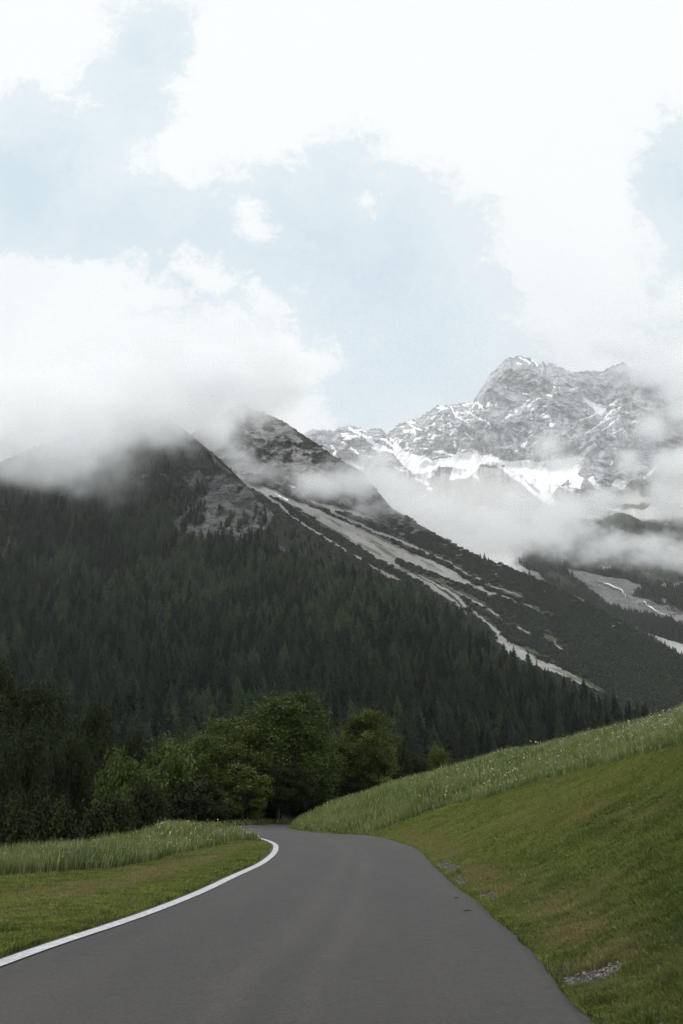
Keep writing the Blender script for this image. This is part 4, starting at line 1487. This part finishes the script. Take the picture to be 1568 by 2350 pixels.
# --- broadleaved trees
def broadleaf(seed, R=(6, 6, 7), H=14.0, nclump=150, nleaf=190, leaf=0.17, mat=None, base=0.18):
    """crown of leaf clumps on a lobed ellipsoid; trunk with limbs reaching the clumps"""
    g = np.random.default_rng(seed)
    cz = H - R[2]
    lobes = g.normal(size=(7, 3)); lobes /= np.linalg.norm(lobes, axis=1)[:, None]
    d = g.normal(size=(nclump, 3)); d /= np.linalg.norm(d, axis=1)[:, None]
    d[:, 2] = np.where(d[:, 2] < -0.8, -d[:, 2], d[:, 2])
    lob = 0.80 + 0.26 * np.max(np.clip(d @ lobes.T, 0, 1) ** 4, axis=1)
    rad = lob * (g.uniform(0.25, 1.0, nclump) ** 0.33) * g.uniform(0.88, 1.06, nclump)
    cc = d * rad[:, None] * np.array(R) + np.array([0, 0, cz])
    cc[:, 2] = np.maximum(cc[:, 2], 0.8)
    cr = g.uniform(0.55, 1.15, nclump) * min(R) / 6 + 0.18
    V, rn = [], []
    for k_ in range(nclump):
        m_ = int(nleaf * g.uniform(0.6, 1.3))
        p = g.normal(size=(m_, 3)) * np.array([1, 1, 0.8]) * cr[k_] * 0.55
        # boughs: leaves lie in sprays pointing outwards
        out = d[k_] * g.uniform(0, 0.9, m_)[:, None] * cr[k_]
        c = cc[k_] + p + out
        nrm = g.normal(size=(m_, 3)) * 0.55 + np.array([0, 0, 1.0]) + d[k_] * 0.35
        nrm /= np.linalg.norm(nrm, axis=1)[:, None]
        t1 = np.cross(nrm, g.normal(size=(m_, 3))); t1 /= np.linalg.norm(t1, axis=1)[:, None]
        t2 = np.cross(nrm, t1)
        L_ = leaf * g.uniform(0.7, 1.4, m_)[:, None]
        q = np.stack([c - t1 * L_, c + t2 * L_ * 0.55, c + t1 * L_, c - t2 * L_ * 0.55 - nrm * L_ * 0.15], 1)
        V.append(q.reshape(-1, 3))
        rn.append(np.repeat(np.clip(g.normal(0.42, 0.16) + g.normal(0, 0.14, m_), 0, 1), 4))
    V = np.vstack(V)
    crown = mesh('crown', V, np.arange(len(V)).reshape(-1, 4), {'rnd': np.concatenate(rn)}, mat, False)
    parts = [tube((0, 0, -1.5), (0.1, 0, H * 0.35), 0.03 * H * .8, 0.02 * H * .8, 9), tube((0.1, 0, H * .35), (0, 0.1, H * .8), 0.02 * H * .8, 0.05, 8)]
    for k_ in range(0, nclump, 5):
        z0 = g.uniform(0.2, 0.6) * H
        mid_ = np.array([cc[k_, 0] * .5, cc[k_, 1] * .5, (z0 + cc[k_, 2]) / 2 + 0.3])
        parts += [tube((0.05, 0, min(z0, cc[k_, 2])), mid_, 0.10, 0.06, 5), tube(mid_, cc[k_], 0.06, 0.02, 5)]
    v, f = join(parts)
    return crown, mesh('trunk', v, f, None, M_BARK)


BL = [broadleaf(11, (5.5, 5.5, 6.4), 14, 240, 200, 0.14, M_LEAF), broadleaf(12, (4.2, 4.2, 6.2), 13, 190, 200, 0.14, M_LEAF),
      broadleaf(13, (6.0, 6.0, 8.0), 18, 280, 200, 0.14, M_LEAF_SHADED), broadleaf(14, (3.0, 3.0, 3.2), 6.6, 110, 200, 0.13, M_LEAF),
      broadleaf(15, (5.0, 5.0, 8.5), 19, 260, 200, 0.14, M_LEAF_SHADED), broadleaf(16, (3.2, 3.2, 3.4), 6.8, 120, 200, 0.13, M_LEAF_SHADED)]
BH = [14, 13, 18, 6.6, 19, 6.8]
BS = (0, 0, 0, 3)
BT = [  # top of the crown in survey units, distance, crown width in survey units, shape, label
    (640, 1606, 96, 270, 0, 'large round bright green beech at the middle, tallest beside the road bend'),
    (545, 1664, 92, 220, 0, 'light green beech leaning left of the tallest roadside beech'),
    (710, 1655, 102, 150, 1, 'narrow dark green beech just right of the tallest roadside beech'),
    (838, 1640, 106, 150, 1, 'rounded bright green maple standing alone right of the beech clump'),
    (455, 1708, 86, 200, 0, 'beech with sunlit leaf tips in the middle of the descending crowns'),
    (385, 1738, 82, 190, 3, 'low spreading bright green tree at the left end of the beech clump'),
    (288, 1778, 76, 150, 3, 'small bush with pale leaf tips above the left meadow'),
    (560, 1770, 84, 120, 3, 'bush with bright drooping sprays below the tallest beech'),
    (212, 1645, 92, 150, 4, 'dark tall tree with a light green tip behind the small left bush'),
    (305, 1700, 98, 110, 4, 'dark slim tree between the small left bush and the beech clump'),
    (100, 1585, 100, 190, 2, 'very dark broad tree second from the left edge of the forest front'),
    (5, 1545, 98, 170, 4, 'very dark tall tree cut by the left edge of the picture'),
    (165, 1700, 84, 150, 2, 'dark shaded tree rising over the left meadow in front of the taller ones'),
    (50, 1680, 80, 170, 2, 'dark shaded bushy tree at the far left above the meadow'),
    (905, 1722, 118, 90, 5, 'small dull green tree to the right of the lone maple'),
    (960, 1742, 122, 90, 5, 'low dim green bush before the dark conifers above the right bank'),
    (1010, 1720, 128, 70, 1, 'dim narrow tree partly hidden by the right meadow bank'),
    (770, 1700, 112, 130, 1, 'dim green tree in the gap between the tallest beech and the lone maple'),
    (640, 1760, 90, 160, 2, 'shaded dark undergrowth tree beneath the tallest roadside beech'),
    (450, 1800, 78, 140, 5, 'dark low shrub at the meadow edge below the beech clump'),
    (350, 1820, 74, 130, 5, 'dark low shrub above the crest of the left meadow'),
    (700, 1790, 100, 120, 5, 'dark shrub just behind the far bend of the road'),
    (820, 1790, 104, 120, 5, 'dark shrub under the lone maple behind the right bank tip'),
    (240, 1850, 62, 150, 5, 'deeply shaded low shrub beyond the left meadow grass'),
    (120, 1860, 56, 150, 5, 'deeply shaded shrub above the left meadow nearer the left edge'),
    (600, 1835, 97, 110, 5, 'dark undergrowth shrub at the foot of the tallest roadside beech'),
    (520, 1830, 92, 120, 5, 'dark undergrowth shrub at the foot of the left-leaning beech'),
    (760, 1815, 104, 120, 5, 'dark undergrowth shrub between the tallest beech and the lone maple'),
    (880, 1800, 108, 110, 5, 'dark undergrowth shrub right of the lone maple foot'),
    (10, 1860, 50, 150, 5, 'deeply shaded shrub touching the left edge above the meadow')]
for cnt, (x_, y_, Yd, wd_, sh, lb) in enumerate(BT):
    u_, w_ = uw(x_, y_)
    X_ = u_ * Yd
    zt = EYE + w_ * Yd
    zb = float(ground_z(np.array([X_]), np.array([float(Yd)]))[0])
    hgt = (zt - zb) * 1.04
    sz_ = hgt / BH[sh]
    rxx = {0: 5.5, 1: 4.2, 2: 6.0, 3: 3.0, 4: 5.0, 5: 3.2}[sh]
    sxy = wd_ / 2 / FD * Yd / (CT + w_ * ST) ** -1 / rxx * 0.95
    root = bpy.data.objects.new('shrub' if 'shrub' in lb or 'bush ' in lb else 'broadleaf_tree', None)
    C.objects.link(root)
    root.location = (X_, Yd, zb)
    root.scale = (sxy, sxy, sz_)
    root.rotation_euler = (0, 0, cnt * 1.3)
    root['label'] = lb
    root['category'] = 'shrub' if 'shrub' in lb or 'bush ' in lb else 'tree'
    root['group'] = 'trees and bushes along the forest edge'
    add('trunk', BL[sh][1], root)
    add('crown', BL[sh][0], root)

# conifers of the forest foot, behind the broadleaved trees
fx = rng.uniform(-0.42, 0.36, 240)
cnt = 0

# dead standing trunk
u_, w_ = uw(163, 1352)
i, j, _ = on_B(np.array([u_]), np.array([w_]))
v, f = join([tube((0, 0, -1), (0.2, 0, 14), 0.32, 0.18), tube((0.2, 0, 14), (0, 0, 27), 0.18, 0.05), tube((0.2, 0, 15), (1.6, 0.3, 16.4), 0.08, 0.02), tube((0.1, 0, 19), (-1.2, 0.2, 20), 0.07, 0.02)])
o = add('dead_tree', mesh('dead_tree', v, f, None, M_DEAD), None, (float(BX[i[0], j[0]]), float(BY[i[0], j[0]]) - 6, float(BZ[i[0], j[0]])))
o['label'] = 'bare pale dead trunk standing up among the dark conifers'
o['category'] = 'tree'

# woods and scrub of the lower valley on the right
nd = 60000
us_d, wr_d, DU, DW, DX, DY, DZ, DM = D_dat
uu_, ww_ = rng.uniform(0.10, 0.40, nd), rng.uniform(0.05, 0.62, nd)
jj = np.clip(((uu_ - us_d[0]) / (us_d[1] - us_d[0])).round().astype(int), 0, len(us_d) - 1)
ii = np.clip((ww_ * (DU.shape[0] - 1)).round().astype(int), 0, DU.shape[0] - 1)
dsx, dsy = xy(DU[ii, jj], DW[ii, jj])
kk = (DM['veg'][ii, jj] > 0.45) & (dsy > 1175) & (dsy < 1560) & (fbm(DX[ii, jj] / 70, DZ[ii, jj] / 70, None, 4, seed=441) > -0.25)
ii, jj = ii[kk], jj[kk]
nd = len(ii)
print('valley woods', nd)
scatter('valley_forest', np.stack([DX[ii, jj], DY[ii, jj], DZ[ii, jj] - 1], 1), rng.uniform(0.3, 0.75, nd), rng.uniform(0, 6.28, nd), rng.integers(0, 2, nd), [CON[0][0], CON[1][0]], kind='stuff')

# --- the white brook in the rocky gully on the far right
us_d, wr_d, DU, DW, DX, DY, DZ, DM = D_dat


def on_D(x, y):
    u_, w_ = uw(x, y)
    j_ = int(np.clip(round((u_ - us_d[0]) / (us_d[1] - us_d[0])), 0, len(us_d) - 1))
    i_ = int(np.clip(round((w_ + 0.02) / (wr_d[j_] + 0.02) * (DU.shape[0] - 1)), 0, DU.shape[0] - 1))
    return np.array([DX[i_, j_], DY[i_, j_], DZ[i_, j_]])


for line in ([(1372, 1333), (1392, 1341), (1409, 1348), (1424, 1356), (1439, 1371)], [(1474, 1381), (1486, 1392), (1500, 1402), (1516, 1410), (1534, 1416)]):
    pts = np.array([on_D(*p) for p in line])
    cv = smooth_curve(pts, 60)
    cv[:, 0] += 5 * fbm(cv[:, 1] / 9, cv[:, 2] / 6, None, 3, seed=77)
    wv = 0.7 + 1.6 * fbm(cv[:, 0] / 15, cv[:, 2] / 9, None, 3, seed=71)
    a_ = cv + np.array([0, -7, 1.5]); b_ = a_.copy()
    a_[:, 2] += wv; b_[:, 2] -= wv; b_[:, 0] += -wv * 0.4
    c_ = (a_ + b_) / 2 + np.array([0, 5, -1.5])
    V = np.stack([a_, b_, c_], 1).reshape(-1, 3)
    nn_ = len(cv)
    base_ = np.arange(nn_ - 1)[:, None] * 3
    F = np.concatenate([base_ + np.array([[0, 1, 4, 3]]), base_ + np.array([[1, 2, 5, 4]]), base_ + np.array([[2, 0, 3, 5]])])
    add('stream_water', mesh('stream_water', V, F, None, M_WATER), kind='structure')

# --- twigs lying on the road
for (px_, py_, L_, a_, lb) in [(1184, 2314, 0.11, 0.1, 'small dark twig lying on the asphalt near the right road edge'), (1156, 2280, 0.08, 0.2, 'shorter dark twig lying farther up the asphalt near the right edge')]:
    p = gp(px_, py_)
    v, f = join([tube((-L_ / 2, 0, 0), (0, 0.01, 0.006), 0.007, 0.011, 6), tube((0, 0.01, 0.006), (L_ / 2, -0.005, 0.002), 0.011, 0.004, 6), tube((0.01, 0, 0.004), (0.05, 0.04, 0.012), 0.005, 0.002, 5)])
    o = add('twig', mesh('twig', v, f, None, M_BARK), None, (p[0], p[1], 0.048))
    o.rotation_euler = (0, 0, a_)
    o['label'] = lb; o['category'] = 'twig'


# ------------------------------------------------------------------ low clouds and haze
def cloud(name, puffs, voxel, dens, nscale, seed, cut=0.0, soft=0.35, color=(0.982, 0.993, 1.0), amp=1.4, world=None, power=1.6):
    """puffs: (survey x, survey y, distance, half width m, half height m, half depth m)"""
    P = []
    for (x_, y_, Yd, a, b, c) in puffs or ():
        u_, w_ = uw(x_, y_)
        P.append((u_ * Yd, Yd, EYE + w_ * Yd, a, c, b))
    P = np.array(world or P)
    lo = (P[:, :3] - P[:, 3:] * 1.35).min(0)
    hi = (P[:, :3] + P[:, 3:] * 1.35).max(0)
    lo[2] = max(lo[2], 30)
    res = np.maximum(((hi - lo) / voxel).astype(int), 8)
    print(name, 'voxels', res, (hi - lo).round())
    m = bpy.data.materials.new(name + '_vapour')
    m.use_nodes = True
    nt = m.node_tree; nt.nodes.clear()
    out = nt.nodes.new('ShaderNodeOutputMaterial')
    pv = nt.nodes.new('ShaderNodeVolumePrincipled')
    pv.inputs['Color'].default_value = (*color, 1)
    pv.inputs['Density'].default_value = dens
    pv.inputs['Anisotropy'].default_value = 0.65
    nt.links.new(pv.outputs[0], out.inputs['Volume'])
    ng = bpy.data.node_groups.new(name + '_field', 'GeometryNodeTree')
    ng.interface.new_socket('Geometry', in_out='INPUT', socket_type='NodeSocketGeometry')
    ng.interface.new_socket('Geometry', in_out='OUTPUT', socket_type='NodeSocketGeometry')
    N, L = ng.nodes, ng.links
    N.new('NodeGroupInput')
    go = N.new('NodeGroupOutput')
    vc = N.new('GeometryNodeVolumeCube')
    vc.inputs['Min'].default_value = lo
    vc.inputs['Max'].default_value = hi
    for k_, r_ in zip(('Resolution X', 'Resolution Y', 'Resolution Z'), res):
        vc.inputs[k_].default_value = int(r_)
    pos = N.new('GeometryNodeInputPosition').outputs[0]

    def mth(op, a, b=None, c=None):
        n_ = N.new('ShaderNodeMath'); n_.operation = op
        for q_, v_ in enumerate((a, b, c)):
            if v_ is None:
                continue
            if isinstance(v_, (int, float)):
                n_.inputs[q_].default_value = v_
            else:
                L.new(v_, n_.inputs[q_])
        return n_.outputs[0]
    acc = None
    for p in P:
        s_ = N.new('ShaderNodeVectorMath'); s_.operation = 'SUBTRACT'
        L.new(pos, s_.inputs[0]); s_.inputs[1].default_value = p[:3]
        d_ = N.new('ShaderNodeVectorMath'); d_.operation = 'DIVIDE'
        L.new(s_.outputs[0], d_.inputs[0]); d_.inputs[1].default_value = p[3:]
        l_ = N.new('ShaderNodeVectorMath'); l_.operation = 'LENGTH'
        L.new(d_.outputs[0], l_.inputs[0])
        acc = l_.outputs['Value'] if acc is None else mth('SMOOTH_MIN', acc, l_.outputs['Value'], 0.25)

    def noi(scale, detail, rough, off, sc=(1, 1, 1)):
        mp = N.new('ShaderNodeVectorMath'); mp.operation = 'MULTIPLY_ADD'
        L.new(pos, mp.inputs[0]); mp.inputs[1].default_value = tuple(scale * q_ for q_ in sc)
        mp.inputs[2].default_value = (off, off * 2, off * 3)
        t_ = N.new('ShaderNodeTexNoise')
        t_.inputs['Scale'].default_value = 1.0
        t_.inputs['Detail'].default_value = detail
        t_.inputs['Roughness'].default_value = rough
        t_.inputs['Distortion'].default_value = 0.4
        L.new(mp.outputs[0], t_.inputs['Vector'])
        return t_.outputs[0]
    n1 = noi(nscale, 9, 0.66, seed * 1.37, (1, 1, 1.3))
    n2 = noi(nscale * 3.7, 6, 0.7, seed * 2.11, (1, 1, 1.2))
    v = mth('ADD', mth('MULTIPLY', mth('SUBTRACT', n1, 0.5), amp * 2), mth('MULTIPLY', mth('SUBTRACT', n2, 0.5), amp * 1.15))
    v = mth('ADD', acc, v)
    mr = N.new('ShaderNodeMapRange'); mr.interpolation_type = 'SMOOTHSTEP'
    L.new(v, mr.inputs[0])
    mr.inputs[1].default_value = 1.0; mr.inputs[2].default_value = 1.0 - soft * 2
    mr.inputs[3].default_value = 0.0; mr.inputs[4].default_value = 1.0
    dn = mth('POWER', mr.outputs[0], power)
    # keep the field clear of the walls of its own box
    L.new(dn, vc.inputs['Density'])
    sm = N.new('GeometryNodeSetMaterial')
    sm.inputs['Material'].default_value = m
    L.new(vc.outputs[0], sm.inputs[0]); L.new(sm.outputs[0], go.inputs[0])
    me = bpy.data.meshes.new(name)
    me.materials.append(m)
    ob = add(name, me, kind='stuff')
    md = ob.modifiers.new('field', 'NODES'); md.node_group = ng
    return ob


# bank wrapped round the top of the forested mountain
cloud('cloud_bank', [(-60, 930, 1350, 200, 70, 150), (60, 930, 1350, 170, 65, 140), (150, 910, 1400, 160, 65, 140), (260, 890, 1450, 160, 60, 140), (380, 890, 1500, 150, 50, 140),
                     (480, 890, 1550, 150, 85, 180), (560, 910, 1650, 100, 70, 160), (625, 885, 1750, 90, 50, 150), (0, 1000, 1200, 170, 85, 110), (110, 1010, 1180, 150, 72, 90), (220, 955, 1300, 170, 66, 110), (330, 930, 1420, 130, 55, 110), (430, 945, 1500, 110, 50, 100), (510, 990, 1700, 70, 60, 80), (545, 1050, 1750, 45, 55, 60), (330, 962, 1480, 120, 36, 80), (420, 972, 1540, 90, 38, 70), (270, 1000, 1380, 90, 30, 60), (180, 1060, 1230, 80, 26, 50), (60, 1090, 1180, 90, 26, 50), (360, 1010, 1420, 60, 20, 40), (490, 955, 1800, 85, 60, 70), (525, 918, 1900, 70, 42, 60), (470, 900, 1850, 90, 50, 70)], 8.5, 0.040, 0.0080, 3, soft=0.6, amp=1.45, power=1.5)
# band lying between the scree mountain and the snowy one
cloud('cloud_band', [(600, 1085, 1850, 90, 26, 60), (680, 1100, 1850, 90, 26, 60), (760, 1115, 1820, 110, 36, 70), (850, 1100, 1900, 100, 65, 80), (860, 1055, 2200, 60, 30, 70), (940, 1172, 1850, 130, 42, 90), (1040, 1208, 1850, 140, 46, 110),
                     (900, 1120, 2100, 80, 36, 70), (990, 1160, 2300, 90, 30, 70), (1130, 1215, 1900, 140, 50, 120), (1220, 1228, 1900, 140, 48, 120), (1300, 1195, 2050, 140, 70, 120), (1400, 1255, 2050, 130, 42, 120), (1500, 1262, 2050, 140, 40, 120), (1600, 1280, 2000, 130, 40, 120),
                     (1180, 1150, 2400, 120, 40, 100), (1080, 1245, 1750, 80, 22, 70)], 7.5, 0.040, 0.012, 5, soft=0.58, amp=1.45, power=1.5)
# cloud hanging on the right flank of the snowy mountain
cloud('cloud_flank', [(1560, 850, 3300, 200, 120, 170), (1490, 845, 3350, 150, 75, 150), (1480, 800, 3400, 190, 80, 150), (1560, 890, 3200, 150, 90, 140), (1400, 790, 3500, 120, 40, 120), (1560, 950, 3100, 130, 90, 150), (1490, 980, 3050, 100, 70, 120), (1560, 1060, 2900, 110, 80, 120), (1520, 1130, 2700, 110, 80, 120),
                      (1600, 1160, 2600, 150, 80, 120), (1270, 1020, 3200, 80, 55, 80), (1300, 1060, 3100, 90, 45, 80), (1380, 1150, 2700, 90, 50, 90), (1440, 1060, 3000, 60, 60, 90), (1560, 700, 3500, 200, 100, 180)], 13, 0.030, 0.0065, 8, soft=0.62, amp=1.55, power=1.5)

# thin mist filling the high valley in front of the snowy mountain
cloud('mountain_mist', [(1100, 1000, 3000, 1300, 800, 520), (1400, 900, 3300, 1200, 800, 480)], 70, 0.00048, 0.002, 21, soft=0.5, amp=0.5, power=1.0)

# the cloud overhead, out of the picture, that keeps the near valley in shade
def overhead():
    f = FD
    P_ = []
    for (X_, Y_, Z_, a, b, c) in [(-800, 0, 1050, 560, 480, 150), (-1300, 50, 1080, 480, 480, 150), (-800, -450, 1050, 520, 420, 140), (-1250, 450, 1100, 420, 400, 130), (-780, 430, 1060, 480, 330, 120), (-400, -100, 1020, 330, 380, 110)]:
        w_ = (Z_ - EYE) / 1.0
        P_.append((X_, Y_, Z_, a, b, c))
    return P_


cloud('cloud_overhead', None, 55, 0.02, 0.003, 12, soft=0.4, amp=0.7, world=overhead())

# the air itself
hz = bpy.data.materials.new('haze_air')
hz.use_nodes = True
hz.node_tree.nodes.clear()
ho = hz.node_tree.nodes.new('ShaderNodeOutputMaterial')
hv = hz.node_tree.nodes.new('ShaderNodeVolumePrincipled')
hv.inputs['Color'].default_value = (0.97, 0.985, 1.0, 1)
hv.inputs['Density'].default_value = 0.00004
hv.inputs['Anisotropy'].default_value = 0.2
hz.node_tree.links.new(hv.outputs[0], ho.inputs['Volume'])
x0, x1, y0, y1, z0, z1 = -9500, 9500, -9500, 9500, -60, 2700
hvv = [(x0, y0, z0), (x1, y0, z0), (x1, y1, z0), (x0, y1, z0), (x0, y0, z1), (x1, y0, z1), (x1, y1, z1), (x0, y1, z1)]
add('haze', mesh('haze', hvv, np.array([[0, 3, 2, 1], [4, 5, 6, 7], [0, 1, 5, 4], [1, 2, 6, 5], [2, 3, 7, 6], [3, 0, 4, 7]]), None, hz, False), kind='stuff')
